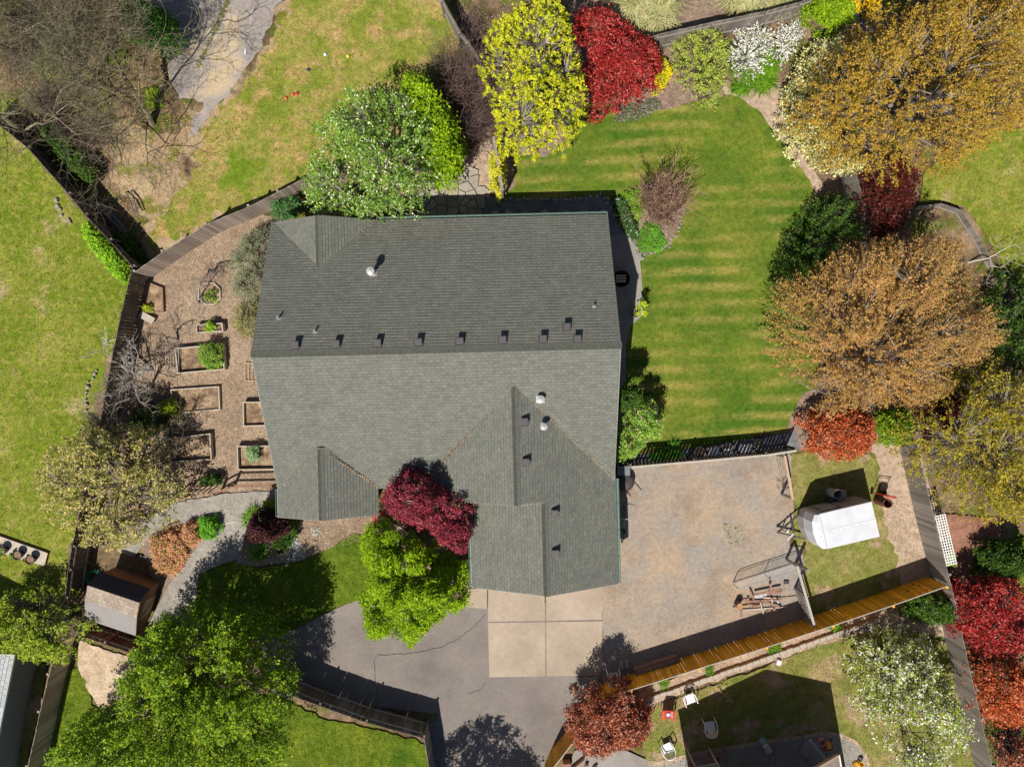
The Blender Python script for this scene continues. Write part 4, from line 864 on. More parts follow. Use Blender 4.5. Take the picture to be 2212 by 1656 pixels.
for i in range(9): mb.box(dv*(.52+.05*i)+Vector((0, 0, .65)), (.09, .02, 1.2), rz=math.atan2(dv.y, dv.x))
mb.build('slats', M['fence_grey'], rf2)
for z_ in (.2, 1.1): MB().bar(dv*.5+Vector((0, 0, z_)), dv+Vector((0, 0, z_)), .04, .07).build('rail', M['fence_grey'], rf2)
g0 = U(1582, 1259); g1 = U(1716, 1216); gt = thing('metal_gate', 'dark tubular metal gate standing half open across the gravel', 'gate', g0); dv = g1-g0
MB().tube([(0, 0, .15), (0, 0, 1.0), dv*.04+Vector((0, 0, 1.15)), dv*.96+Vector((0, 0, 1.15)), dv+Vector((0, 0, 1.0)), dv+Vector((0, 0, .15)), (0, 0, .15)], .02, 7).build('gate_frame', M['grey_metal'], gt)
MB().tube([Vector((0, 0, .95)), dv+Vector((0, 0, .95))], .014, 6).build('rail', M['grey_metal'], gt)
MB().tube([dv*.5+Vector((0, 0, .15)), dv*.5+Vector((0, 0, 1.15))], .016, 6).build('upright', M['grey_metal'], gt)
mb = MB()
for i in range(1, 14): mb.tube([Vector((0, 0, .15+i*.06)), dv+Vector((0, 0, .15+i*.06))], .0025, 3, False)
mb.build('mesh_wire', M['grey_metal'], gt)
MB().box(dv*1.02+Vector((0, 0, .8)), (.12, .12, 1.6)).build('post', M['fence_grey'], gt)
# garden rail fence and trellis
gf = thing('garden_rail_fence', 'low brown rail fence with trellis gate below the raised beds', 'fence', U(380, 1078)); o_ = gf.location.copy()
pts = [(300, 1098), (380, 1078), (410, 1068), (478, 1062), (508, 1046), (600, 1044)]
W3 = [U(x, y)-o_ for x, y in pts]
for a_, b_ in ((0, 1), (1, 2), (3, 4), (4, 5)):
    for z_ in (.35, .95): MB().bar(W3[a_]+Vector((0, 0, z_)), W3[b_]+Vector((0, 0, z_)), .05, .09).build('rail', M['old_board'], gf)
for w_ in W3: post('post', w_, 1.1, .09, M['old_board'], gf)
t0_, t1_ = U(411, 1047)-o_, U(475, 1045)-o_; d_ = t1_-t0_
for i in range(7): MB().bar(t0_+d_*i/6+Vector((0, 0, .05)), t0_+d_*i/6+Vector((-.05, -.25, 1.5)), .045, .03).build('trellis_bar', M['tan_wood'], gf)
for z_ in (.5, 1.25): MB().bar(t0_+Vector((-.02-.03*z_, -.17*z_, z_)), t1_+Vector((-.02-.03*z_, -.17*z_, z_)), .03, .045).build('trellis_bar', M['tan_wood'], gf)
# lattice panel by right fence
l0, l1 = U(*k(3, 2, 1480, 1095), 1.7), U(*k(3, 2, 1575, 1500), 1.7); l0.z = l1.z = 0; lp = thing('lattice_panel', 'white diamond lattice panel fixed outside the grey right hand fence', 'lattice', l0)
d_ = l1-l0; L_ = d_.length; d_.normalize(); n_ = Vector((-d_.y, d_.x, 0))
if n_.x < 0: n_ = -n_
mb = MB(); Wl = .42
for i in range(int(L_/.12)+1): mb.bar(d_*i*.12+Vector((0, 0, 1.7)), d_*i*.12+n_*Wl+Vector((0, 0, 1.7)), .035, .012)
for j in range(5): mb.bar(n_*(Wl*j/4)+Vector((0, 0, 1.71)), n_*(Wl*j/4)+d_*L_+Vector((0, 0, 1.71)), .035, .012)
mb.build('lattice', M['trim'], lp)
for t in (0, .5, 1): post('post', d_*L_*t+n_*Wl, 1.7, .07, M['cap_wood'], lp)

# ================================================================ raised beds
def raised_bed(label, corners, h, soil=.7, wood='bed_wood', th=.045, group='raised garden beds', name='raised_bed'):
    P = [U(x, y, h) for x, y in corners]; P = [Vector((p.x, p.y, 0)) for p in P]; c = sum(P, Vector())/len(P)
    r_ = thing(name, label, 'planter', c, group=group); Q = [p-c for p in P]
    for i in range(len(Q)):
        a_, b_ = Q[i], Q[(i+1) % len(Q)]; d = (b_-a_).normalized()
        MB().bar(a_-d*th/2+Vector((0, 0, h/2)), b_-d*th/2+Vector((0, 0, h/2)), th, h).build('board', M[wood], r_)
    R_ = [q*.985 for q in Q]; MB().add([(q.x, q.y, h*soil) for q in R_], [tuple(range(len(R_)))]).build('soil', M['soil'], r_)
    return r_
def octo(cx, cy, rx, ry): return [(cx+rx*math.cos(a_+.39), cy+ry*math.sin(a_+.39)) for a_ in np.linspace(0, 2*math.pi, 9)[:-1]]
raised_bed('octagonal timber planter with leafy weeds at the top of the wood chip garden', octo(452, 634, 25, 25)[::-1], .12, .3)
raised_bed('small rectangular wooden planter holding one round green plant', [(425, 718), (481, 714), (479, 698), (424, 702)][::1], .4)
raised_bed('large timber bed half filled by green shrubs with a leaning rack on its left', [(384, 806), (484, 797), (480, 743), (378, 753)], .4, .35)
raised_bed('wide timber bed of bare brown soil in the middle of the garden', [(375, 893), (474, 884), (472, 835), (369, 842)], .22, .5)
raised_bed('wide timber bed of straw coloured soil under tree shade', [(367, 998), (456, 992), (453, 937), (359, 948)], .35, .3)
raised_bed('timber bed of reddish bark partly under the house eave', [(526, 920), (600, 918), (600, 868), (525, 869)], .4, .5)
raised_bed('timber bed with a silvery artichoke plant beside the house', [(514, 1014), (610, 1013), (606, 963), (512, 964)], .4, .4)
raised_bed('rough plank edged soil plot in the top left garden corner', [(304, 676), (352, 672), (350, 622), (309, 606)], .2, .8, wood='old_board')
# leaning wooden racks
def rack(label, px, py, L_, W_, n, ang, tilt, mat='tan_wood', z=.3):
    r_ = thing('garden_rack', label, 'rack', U(px, py, z), ang); R_ = Matrix.Rotation(tilt, 3, 'X')
    for x in (-W_/2, W_/2): MB().bar(R_@Vector((x, -L_/2, 0)), R_@Vector((x, L_/2, 0)), .03, .03).build('side_bar', M[mat], r_)
    for i in range(n): y = -L_/2+L_*i/(n-1); MB().bar(R_@Vector((-W_/2, y, .0)), R_@Vector((W_/2, y, .0)), .02, .02).build('slat', M[mat], r_)
    return r_
rack('thin wooden rack of slats leaning at the left end of the large bed', 372, 778, .55, .9, 6, math.pi/2, .15, 'bed_wood', .35)
rack('pinkish wooden frame lying at the edge of the eave on the garden west side', 541, 803, .5, .8, 4, math.pi/2, .1, 'tan_wood', .1)
# long planter bench on the gold fence
q = [U(*k(2, 3, x, y), .5) for x, y in ((1120, 780), (1470, 665), (1490, 715), (1140, 842))]; q = [Vector((p.x, p.y, 0)) for p in q]; c = sum(q, Vector())/4
lb = thing('long_planter', 'long weathered wooden trough with two crossboards beside the golden fence', 'planter', c); q = [p-c for p in q]
for i in range(4): MB().bar(q[i]+Vector((0, 0, .27)), q[(i+1) % 4]+Vector((0, 0, .27)), .05, .5).build('board', M['old_board'], lb)
MB().add([(p.x*.98, p.y*.98, .42) for p in q], [(3, 2, 1, 0)]).build('lid', wood_mat('bench_lid', (.36, .23, .16), (.5, .35, .25), stretch=(1, 1, 1), scale=3, island=False), lb)
for t in (.33, .66): MB().bar(q[0].lerp(q[1], t)+Vector((0, 0, .44)), q[3].lerp(q[2], t)+Vector((0, 0, .44)), .04, .03).build('crossboard', M['tan_wood'], lb)

# ================================================================ chairs
def chair(label, p, rz, fallen=False):
    r_ = thing('plastic_chair', label, 'chair', p, rz, group='white plastic garden chairs'); m = M['plastic']
    # seat
    mb = MB(); pts = []; 
    for i in range(9):
        for j in range(7):
            x = -.21+.42*i/8; y = -.2+.42*j/6; pts.append((x*(1+.12*j/6), -y, .42-.02*math.cos(x*7)-.015*j/6))
    fs = [(i*7+j, i*7+j+1, (i+1)*7+j+1, (i+1)*7+j) for i in range(8) for j in range(6)]
    b = [(x, y, z-.012) for x, y, z in pts]; mb.add(pts, fs); mb.add(b, [f[::-1] for f in fs]); mb.build('seat', m, r_, True)
    # backrest slats curving up
    for j in range(7):
        a_ = (j-3)*.28; x = math.sin(a_)*.23; y = -.17-math.cos(a_)*.05
        MB().bar((x*.6, y+.03, .43), (x*1.05, y-.12, .80), .026, .012, up=(0, 1, 0)).build('back_slat', m, r_)
    MB().tube([(-.27, .2, .63), (-.28, .0, .65), (-.27, -.18, .66), (-.22, -.29, .74), (-.12, -.34, .81), (0, -.355, .83), (.12, -.34, .81), (.22, -.29, .74), (.27, -.18, .66), (.28, 0, .65), (.27, .2, .63)], [.02, .024, .026, .026, .026, .026, .026, .026, .026, .024, .02], 8).build('arm_rail', m, r_, True)
    for sx in (-1, 1):
        MB().tube([(sx*.27, .2, .63), (sx*.27, .23, .3), (sx*.285, .26, 0)], [.024, .022, .02], 7).build('leg', m, r_)
        MB().tube([(sx*.22, -.27, .72), (sx*.24, -.25, .4), (sx*.26, -.3, 0)], [.024, .022, .02], 7).build('leg', m, r_)
    return r_
chair('white plastic chair standing on the golden fence line beside the long trough', KW(2, 3, 940, 810), math.radians(4))
chair('white plastic chair in full sun by the block edging holding leaves', KW(2, 3, 1560, 990), math.radians(200))
chair('white plastic chair standing in the shaded middle of the lawn', KW(2, 3, 1725, 1210), math.radians(6))
chair('white plastic chair at the patio edge near the red leaved tree', KW(2, 3, 1378, 1390), math.radians(25))
# red folding camp chair with a blue bowl on it
p = P3(355, 690, 0); rc = thing('camp_chair', 'red fabric folding chair with a blue bowl on its seat', 'chair', p, math.radians(-4))
MB().add([(-.22, -.18, .44), (.22, -.18, .44), (.22, .2, .46), (-.22, .2, .46), (0, 0, .40)], [(0, 1, 4), (1, 2, 4), (2, 3, 4), (3, 0, 4)]).build('seat', M['red_paint'], rc)
MB().add([(-.22, .19, .46), (.22, .19, .46), (.24, .27, .82), (-.24, .27, .82), (-.22, .21, .46), (.22, .21, .46), (.24, .29, .82), (-.24, .29, .82)], [(0, 1, 2, 3), (7, 6, 5, 4), (2, 6, 7, 3), (0, 4, 5, 1), (1, 5, 6, 2), (3, 7, 4, 0)]).build('backrest', M['red_paint'], rc)
for sx in (-1, 1):
    MB().box((sx*.26, -.02, .62), (.07, .42, .02)).build('armrest', M['red_paint'], rc)
    for sy in (-1, 1): MB().tube([(sx*.25, sy*.2, .62), (sx*.28, sy*.24, 0)], .014, 6).build('leg', M['grey_metal'], rc)
    MB().tube([(sx*.25, -.2, 0.02), (sx*-.25, .2, .5)], .011, 6).build('brace', M['grey_metal'], rc)
bo = thing('bowl', 'small round blue bowl sitting on the red folding chair', 'bowl', p+Vector((0, -.01, .42)))
MB().lathe([(.03, 0), (.08, .03), (.1, .08), (.095, .08), (.07, .035), (.001, .02)], (0, 0, 0), 20, cap=False).build('shell', paint('blue_ceramic', (.12, .32, .62), .3), bo)
MB().lathe([(.075, .045), (.001, .05)], (0, 0, 0), 20, cap=False).build('contents', paint('pale_blue', (.5, .68, .85), .3), bo)
# ================================================================ small things
def pot(label, p, r_, h, mat='black', plant=None, name='plant_pot', group=None, soilc='soil', leafs=60, ls=.04):
    t_ = thing(name, label, 'pot', p, group=group)
    MB().lathe([(r_*.75, 0), (r_*.95, h*.9), (r_, h*.9), (r_, h), (r_*.9, h), (r_*.86, h*.8)], (0, 0, 0), 24, cap=False).build('shell', M[mat], t_)
    MB().lathe([(r_*.88, h*.82), (.001, h*.85)], (0, 0, 0), 20, cap=False).build('soil', M[soilc], t_)
    if plant:
        C = rng.normal(size=(leafs, 3))*[r_*.45, r_*.45, .05]+[0, 0, h+.06]; quads_obj('leaves', leaf_quads(C, ls), leafs, plant, t_)
    return t_
sprout = lm('pot_leaf', (.08, .2, .03), (.25, .38, .1))
c4 = lambda x, y: U((x/6.8)*.8282, (1360+y/6.8)*.8282)
pl = [c4(-60, 215), c4(880, 545), c4(820, 775), c4(-60, 500)]; c = sum(pl, Vector())/4
tt = thing('potting_board', 'pale plank platform carrying plant pots on the left lawn', 'platform', c)
MB().prism([tuple((p-c)[:2]) for p in pl][::-1], .1, .16).build('deck_board', M['bed_wood'], tt)
for a_, b_ in ((0, 1), (1, 2), (2, 3)): MB().bar((pl[a_]-c)*.96+Vector((0, 0, .06)), (pl[b_]-c)*.96+Vector((0, 0, .06)), .07, .11).build('skid', M['old_board'], tt)
for (x, y, r_, lab, pla) in ((135, 480, .2, 'black pot of green seedlings, leftmost big pot on the plank platform', sprout), (410, 560, .2, 'black pot of bare brown twiggy soil in the middle of the plank platform', None),
                        (635, 640, .2, 'large empty dark pot at the right end of the plank platform', None), (285, 560, .1, 'small pot with green leaves between two big pots on the platform', sprout),
                        (520, 640, .09, 'small brown pot squeezed between the middle and right big pots', None), (10, 470, .11, 'small leafy pot at the extreme left edge of the platform', sprout)):
    p = c4(x, y); p.z = .16; pot(lab, p, r_, .34 if r_ > .15 else .2, plant=pla)
pot('terracotta ringed pot standing on bare bed soil below the red shrub', U(*k(2, 0, 1355, 735)), .2, .3, 'terracotta')
pot('large grey pot with young leaves at the edge of the shaded east slab', U(*k(2, 1, 1120, 1008)), .2, .35, 'block', lm('dk', (.04, .12, .01), (.07, .2, .02)), leafs=40)
pot('small galvanised pail on the block edging left of the white blossom tree', KW(3, 3, 775, 455), .12, .3, 'grey_metal')
pot('little terracotta pot beside the block edging and white chair', KW(2, 3, 1530, 915), .1, .14, 'terracotta')
# pots, hose reels and bins along the shaded capped fence
rp = lambda x, y, z=0: U(*[v*.8282 for v in (1780+x/7.135, 1120+y/7.135)], z)
for x, y, lab in ((295, 415, 'round empty grey pot, leftmost ring along the shaded capped fence'), (815, 335, 'wide ring shaped dark pot in the middle of the shaded capped fence'), (1380, 265, 'dark pot holding a grey green plant near the right end of the shaded fence')):
    pot(lab, rp(x, y), .26 if x != 1380 else .24, .3, 'grey_metal', lm('gg', (.1, .13, .09), (.2, .24, .16)) if x == 1380 else None, leafs=40)
bl = 0
for x, y, w_, h_, mt in ((465, 400, .13, .34, 'old_board'), (505, 395, .1, .34, 'grey_metal'), (560, 395, .14, .3, 'block'), (600, 370, .12, .36, 'grey_metal'), (640, 370, .1, .32, 'vent'), (1030, 350, .12, .3, 'vent'), (1075, 340, .14, .32, 'grey_metal'), (1150, 345, .16, .34, 'grey_metal'), (1205, 335, .08, .34, 'old_board'), (1245, 330, .09, .32, 'block')):
    c_ = rp(x, y); t_ = thing('stacked_crate', 'narrow grey or brown box stood in the row against the shaded capped fence', 'crate', c_, math.radians(8), group='boxes in the shade of the capped fence')
    MB().box((0, 0, h_/2), (w_*1.1, .38, h_)).build('body', M[mt], t_); MB().box((0, 0, h_+.012), (w_*.8, .32, .02)).build('lid', M['grey_metal'], t_)
t_ = thing('flat_tray', 'pale flat rectangular tray beside the middle ring pot', 'tray', rp(785, 360, 0)); MB().box((0, 0, .34), (.3, .1, .04)).build('tray_top', M['plastic'], t_); MB().box((0, 0, .16), (.25, .08, .32)).build('tray_stand', M['vent'], t_)
# house side: bench with wood, grill, barrels, bicycle
bb = KW(2, 1, 1003, 728); t_ = thing('fire_bowl', 'round dark fire bowl with split logs beside the east wall', 'fire bowl', bb)
MB().lathe([(.2, 0), (.3, .3), (.38, .5), (.36, .5), (.28, .32), (.001, .2)], (0, 0, 0), 26, cap=False).build('bowl_shell', M['black'], t_)
for i, dy in enumerate((-.12, .0, .12)): MB().tube([(-.24, dy, .46), (.2, dy+.02, .46)], .05, 7).build('log', M['tan_wood'], t_)
xa = KW(2, 2, 1015, 705); t_ = thing('storage_bin', 'dark grey ribbed storage bin between house wall and capped fence', 'bin', xa); MB().box((0, 0, .35), (.5, .36, .7), taper=1.06).build('body', M['vent'], t_)
MB().box((0, 0, .72), (.56, .42, .05)).build('lid', paint('bin_lid', (.16, .18, .2), .5), t_)
xa = KW(2, 2, 1035, 800); t_ = thing('wheelbarrow', 'dark upturned wheelbarrow with two handles beside the east gutter', 'wheelbarrow', xa, math.radians(-58))
MB().lathe([(.44, .25), (.42, .4), (.3, .55), (.001, .6)], (0, 0, 0), 18, cap=False).build('tray', M['dark_metal'], t_)
for s_ in (-1, 1): MB().tube([(-.5, s_*.08, .25), (.3, s_*.22, .3), (.85, s_*.28, .35)], .022, 6).build('handle', M['tan_wood'], t_)
MB().tube([(-.6, -.04, .2), (-.6, .04, .2)], .2, 16).build('wheel', M['black'], t_)
xa = KW(2, 2, 1020, 1150); t_ = thing('bicycle', 'dark bicycle with silver handlebar leaning at the east wall', 'bicycle', xa, math.radians(86))
def ring(c_, r_, n=22): return [(c_[0]+r_*math.cos(a_), c_[1], c_[2]+r_*math.sin(a_)) for a_ in np.linspace(0, 2*math.pi, n)]
for cx in (-.5, .5):
    wl = MB().tube(ring((cx, 0, .33), .31), .022, 6, False).build('wheel', M['black'], t_); sp = MB()
    for a_ in np.linspace(0, math.pi, 7)[:-1]: sp.tube([(cx+.3*math.cos(a_), 0, .33+.3*math.sin(a_)), (cx-.3*math.cos(a_), 0, .33-.3*math.sin(a_))], .003, 3)
    sp.build('spokes', M['galv'], wl)
MB().tube([(-.5, 0, .33), (-.1, 0, .3), (.35, 0, .75), (-.2, 0, .8), (-.1, 0, .3)], .018, 7).build('frame', M['grey_metal'], t_)
MB().tube([(-.5, 0, .33), (-.2, 0, .78), (-.22, 0, .88)], .014, 6).build('seat_post', M['grey_metal'], t_)
MB().tube([(.5, 0, .33), (.36, 0, .75), (.34, 0, .95)], .016, 6).build('fork', M['grey_metal'], t_)
MB().tube([(.28, -.3, .98), (.34, -.15, .97), (.34, .15, .97), (.28, .3, .98)], .014, 6).build('handlebar', M['galv'], t_)
MB().box((-.23, 0, .9), (.26, .12, .05), taper=.8).build('saddle', M['black'], t_)
# scrap boards, stump and tools by the gate
sp2 = lambda x, y, z=0: U(*[v*.8282 for v in (1880+x/6.32, 1400+y/6.32)], z)
t_ = thing('log_stump', 'round cut log standing on end at the left of the scrap boards', 'stump', sp2(262, 1090)); MB().lathe([(.15, 0), (.14, .55)], (0, 0, 0), 18).build('bark_side', M['bark'], t_)
MB().lathe([(.132, .556), (.09, .557)], (0, 0, 0), 18).build('cut_face', paint('cut_wood', (.5, .26, .10), .8, var=.5, scale=20), t_)
bd = [((200, 1155), (640, 1080), .10, 'rust'), ((470, 1060), (1000, 1030), .16, 'old_board'), ((330, 1205), (1095, 1150), .10, 'cap_wood'), ((690, 1080), (1000, 1160), .20, 'old_board'), ((480, 880), (540, 1030), .26, 'old_board'),
      ((560, 950), (990, 860), .30, 'old_board'), ((780, 930), (1005, 905), .16, 'old_board'), ((820, 760), (820, 880), .40, 'old_board'), ((650, 1070), (700, 1260), .24, 'cap_wood'), ((700, 1000), (1000, 1010), .12, 'tan_wood'),
      ((300, 1045), (470, 1025), .08, 'old_board'), ((745, 1245), (830, 1180), .10, 'old_board'), ((880, 1170), (880, 1225), .14, 'old_board'), ((340, 1210), (345, 1310), .12, 'old_board'), ((1010, 990), (1300, 960), .06, 'rust'), ((450, 1000), (460, 1095), .18, 'old_board'), ((520, 1140), (660, 1130), .12, 'old_board'), ((835, 1020), (850, 1080), .3, 'galv'), ((930, 1040), (945, 1090), .3, 'galv')]
desc = ['thin rusty bar', 'broad red brown plank', 'long pale batten', 'slanting red brown plank', 'short dark plank']
for i, (a_, b_, z_, mt) in enumerate(bd):
    A_, B_ = sp2(*a_, z_), sp2(*b_, z_); t_ = MB(); A0_ = A_.copy(); wd = {'rust': .03, 'cap_wood': .06, 'galv': .05}.get(mt, random.uniform(.07, .11))
    t_.bar(Vector(), B_-A_, wd, .045); o = t_.build('scrap_board', M[mt]); o.location = A_
    tag(o, 'loose weathered board or bar lying in the scrap pile by the metal gate', 'board', 'scrap boards piled by the metal gate')
t_ = MB().box((0, 0, .06), (.55, .22, .03), rz=.12).build('metal_sheet', M['galv']); t_.location = sp2(650, 975); tag(t_, 'pale metal sheet lying among the brown scrap boards', 'sheet')
t_ = thing('garden_tool', 'long thin handled tool lying right of the scrap boards', 'tool', sp2(1070, 735)); L_ = sp2(1090, 1160)-t_.location
MB().tube([Vector((0, 0, .1)), L_+Vector((0, 0, .05))], .015, 6).build('handle', M['tan_wood'], t_); MB().box((0, 0, .1), (.22, .14, .06)).build('head', M['dark_metal'], t_)
def mini(name, label, cat, p, f, mat, rz=0, group=None):
    mb = MB(); f(mb); o = mb.build(name, mat if not isinstance(mat, str) else M[mat]); o.location = p; o.rotation_euler = (0, 0, rz); return tag(o, label, cat, group)
for i, (x, y) in enumerate(((1010, 730), (1055, 720))): mini('cinder_block', ('left' if i == 0 else 'right')+' one of two pale blocks behind the chair on the golden fence', 'block', KW(2, 3, x, y), lambda m: (m.box((0, 0, .1), (.17, .3, .2)), m.box((0, .07, .205), (.1, .09, .012)), m.box((0, -.07, .205), (.1, .09, .012))), 'block', .08)
mini('flying_disc', 'bright orange disc lying on the shaded neighbour lawn', 'disc', P3(1650, 385), lambda m: m.lathe([(.09, .0), (.12, .03), (.09, .06), (.05, .05), (.001, .05)], (0, 0, 0), 18), paint('orange', (.8, .22, .07), .4))
mini('flying_disc', 'turquoise round cap lying on the shaded lawn near the patio', 'disc', P3(2150, 920), lambda m: m.lathe([(.11, .0), (.12, .05), (.07, .09)], (0, 0, 0), 16), paint('teal', (.08, .42, .38), .5))
mini('stick', 'long pale stick lying on the shaded lawn right of the chair', 'stick', P3(1620, 1035, .02), lambda m: m.tube([(0, 0, .02), (.45, .06, .03), (.92, .17, .02)], .018, 6), 'bed_wood')
mini('stick', 'thin tan stick lying diagonally beside the shaded white chair', 'stick', P3(1180, 910, .02), lambda m: m.tube([(0, 0, .02), (.3, -.26, .03), (.61, -.52, .02)], .012, 6), 'tan_wood')
mini('garden_lamp', 'small white box lamp leaning at the gravel edge of the neighbour lawn', 'box', KW(3, 3, 178, 706), lambda m: (m.box((0, 0, .14), (.22, .26, .22), taper=.85), m.box((0, 0, .26), (.1, .12, .02)), m.tube([(0, 0, 0), (0, 0, .1)], .05, 8)), 'plastic', -.4)
mini('plastic_tray', 'white plastic tray lying at the corner of the straw coloured bed', 'tray', KW(0, 2, 1365, 465), lambda m: (m.box((0, 0, .45), (.42, .17, .05)), m.box((0, 0, .2), (.12, .1, .4))), 'plastic', math.radians(30))
mini('terracotta_dish', 'small round terracotta disc in the bare bed under the tree shade', 'disc', KW(0, 2, 1440, 108, .12), lambda m: m.lathe([(.14, 0), (.16, .08), (.12, .08), (.1, .02), (.001, .02)], (0, 0, 0), 18), 'terracotta')
mini('white_pole', 'thin white rod lying across the grey garden path', 'pole', KW(0, 2, 1800, 1155), lambda m: m.tube([(0, 0, .08), (.4, .04, .09), (.8, .1, .08)], .016, 6), 'plastic')
for i, (x, y, cl, lab) in enumerate(((395, 775, (.6, .02, .02), 'round red toy ball on the upper lawn'), (360, 785, (.75, .12, .03), 'orange red toy lying just left of the red ball'), (303, 815, (.7, .15, .03), 'tiny orange toy below the red ball on the upper lawn'), (628, 455, (.6, .75, .9), 'pale blue toy scrap on the upper lawn'), (815, 470, (.75, .68, .03), 'small yellow toy on the upper lawn near the bush shadow'), (490, 580, (.05, .03, .12), 'dark purple toy ball on the upper lawn'))):
    mini('toy', lab, 'toy', KW(1, 0, x, y), lambda m: m.lathe([(.02, 0), (.07, .03), (.08, .07), (.06, .11), (.001, .13)], (0, 0, 0), 12), paint('toy_paint', cl, .4))
mini('discarded_bottle', 'white and blue bottle lying on the old cracked pavement', 'bottle', KW(0, 0, 2025, 450), lambda m: m.tube([(0, 0, .04), (0, .16, .04), (0, .2, .04), (0, .26, .04)], [.045, .045, .02, .02], 10), paint('bottle_white', (.8, .82, .88), .3))
# red hose coil at the front wall
t_ = MB(); hp = KW(1, 2, 1080, 1125, .0)
pth = [(.26*math.cos(a_)*(1+.2*math.sin(a_*.37)), .32*math.sin(a_)*(1+.15*math.cos(a_*.23)), .05+.004*a_) for a_ in np.linspace(0, 2*math.pi*5, 110)]
o = t_.tube(pth, .018, 6).build('garden_hose', M['red_paint']); o.location = hp; tag(o, 'coiled red garden hose lying below the maroon maple', 'hose')
o = MB().tube([(.3*math.cos(a_)*(1+.15*math.sin(a_*.37)), .3*math.sin(a_)*(1+.2*math.cos(a_*.29)), .06+.008*a_) for a_ in np.linspace(0, 2*math.pi*5, 100)], .016, 6).build('garden_hose', paint('green_hose', (.03, .28, .2), .5)); o.location = U(*[v*.8282 for v in (170+430/5.52, 1420+470/5.52)], .1)-Vector((0, 0, .1)); tag(o, 'tangled green garden hose lying at the north west corner of the shed', 'hose')
# patio things
p4 = lambda x, y, z=0: U(*[v*.8282 for v in (2040+x/7.628, 1860+y/7.628)], z)

pk = paint('pink', (.55, .25, .33), .5); yl = paint('toy_yellow', (.78, .45, .03), .45)
t_ = thing('bucket', 'pink plastic bucket beside yellow toy digger on the patio', 'bucket', p4(700, 470)); MB().lathe([(.12, .31), (.17, .6), (.15, .6), (.11, .36)], (0, 0, 0), 20, cap=False).build('shell', pk, t_)
t_ = thing('toy_digger', 'yellow plastic toy digger standing on the patio slab', 'toy', p4(880, 580), .2)
for nm, c_, s_ in (('cab', (0, 0, .25), (.2, .2, .3)), ('arm', (-.16, .12, .22), (.1, .22, .08)), ('scoop', (-.2, .24, .12), (.2, .1, .14)), ('chassis', (.02, -.04, .1), (.3, .36, .1))): MB().box(c_, s_, taper=.8).build(nm, yl, t_)
for sx in (-.16, .18):
    for sy in (-.15, .12): MB().tube([(sx-.03, sy, .08), (sx+.03, sy, .08)], .08, 12).build('wheel', M['black'], t_)
t_ = thing('toy_truck', 'yellow and orange toy truck at the right end of the patio', 'toy', p4(1480, 1000), .4)
MB().lathe([(.1, .2), (.12, .42), (.1, .42), (.08, .25)], (.12, .12, 0), 18, cap=False).build('hopper', yl, t_); MB().tube([(-.2, -.25, .3), (-.22, .05, .3), (.02, .12, .3), (.1, -.25, .3), (-.2, -.25, .3)], .025, 6).build('bed_rail', paint('toy_orange', (.75, .22, .03), .45), t_)
MB().box((0, -.05, .14), (.34, .5, .12), taper=.9).build('chassis', yl, t_)
for sx in (-.16, .16):
    for sy in (-.22, .12): MB().tube([(sx-.03, sy, .08), (sx+.03, sy, .08)], .08, 12).build('wheel', M['black'], t_)
t_ = thing('propane_tank', 'pale round topped tank lying at the patio kerb', 'tank', P3(1930, 1230), math.radians(-60)); MB().tube([(-.1, 0, .16), (-.04, 0, .16), (.3, 0, .16), (.36, 0, .16)], [.07, .15, .15, .07], 18).build('shell', paint('dusty_pink', (.5, .42, .45), .5), t_)
MB().box((-.25, 0, .1), (.24, .26, .14), rz=.3).build('stand', paint('pale_blue_plastic', (.35, .5, .58), .5), t_)
o = MB().bar(Vector(), p4(900, 940, 1.3)-p4(560, 530, 1.5), .11, .11).build('patio_post', M['cap_wood']); o.location = p4(560, 530, 1.5); tag(o, 'pale timber prop slanting out from the tan roof corner over the patio', 'post')
for i, (a_, b_) in enumerate((((810, 745), (1030, 740)), ((800, 700), (1000, 690)))): o = MB().bar(Vector(), p4(*b_, .2)-p4(*a_, .2), .05, .1).build('loose_board', paint('orange_wood', (.42, .16, .08), .8)); o.location = p4(*a_, .2); tag(o, ('lower' if i == 0 else 'upper')+' orange brown board lying beside the yellow digger', 'board')
o = MB().tube([p4(x, y, .25+.0)-p4(440, 440, .25) for x, y in ((400, 430), (450, 480), (430, 580), (370, 670), (345, 760), (390, 860), (480, 930), (560, 940))], .012, 6).build('power_cord', M['black']); o.location = p4(440, 440, .25)-Vector((0, 0, .1)); tag(o, 'black cord snaking across the shaded patio slab', 'cord')
o = MB().tube([(0, 0, .03), (.5, .03, .03), (1.0, .14, .03), (1.6, .2, .03)], .012, 6).build('garden_hose', paint('hose_teal', (.03, .12, .1), .5)); o.location = KW(3, 3, 715, 1185); tag(o, 'dark thin hose across the grass left of the white blossom tree', 'hose')
for i, (x, y, w_) in enumerate(((1750, 1480, .5), (1580, 1520, .35), (1810, 1470, .3))):
    t_ = thing('garden_stool', ['dark brown patio seat with two boards in the patio shade', 'red brown patio stool near the awning', 'small dark box under the patio shade'][i], 'seat', KW(2, 3, x, y), .4*i-.3); MB().box((0, 0, .42), (w_, .3, .05)).build('seat', M['old_board'], t_)
    for sx in (-1, 1):
        for sy in (-1, 1): MB().box((sx*w_*.42, sy*.12, .2), (.04, .04, .4)).build('leg', M['old_board'], t_)
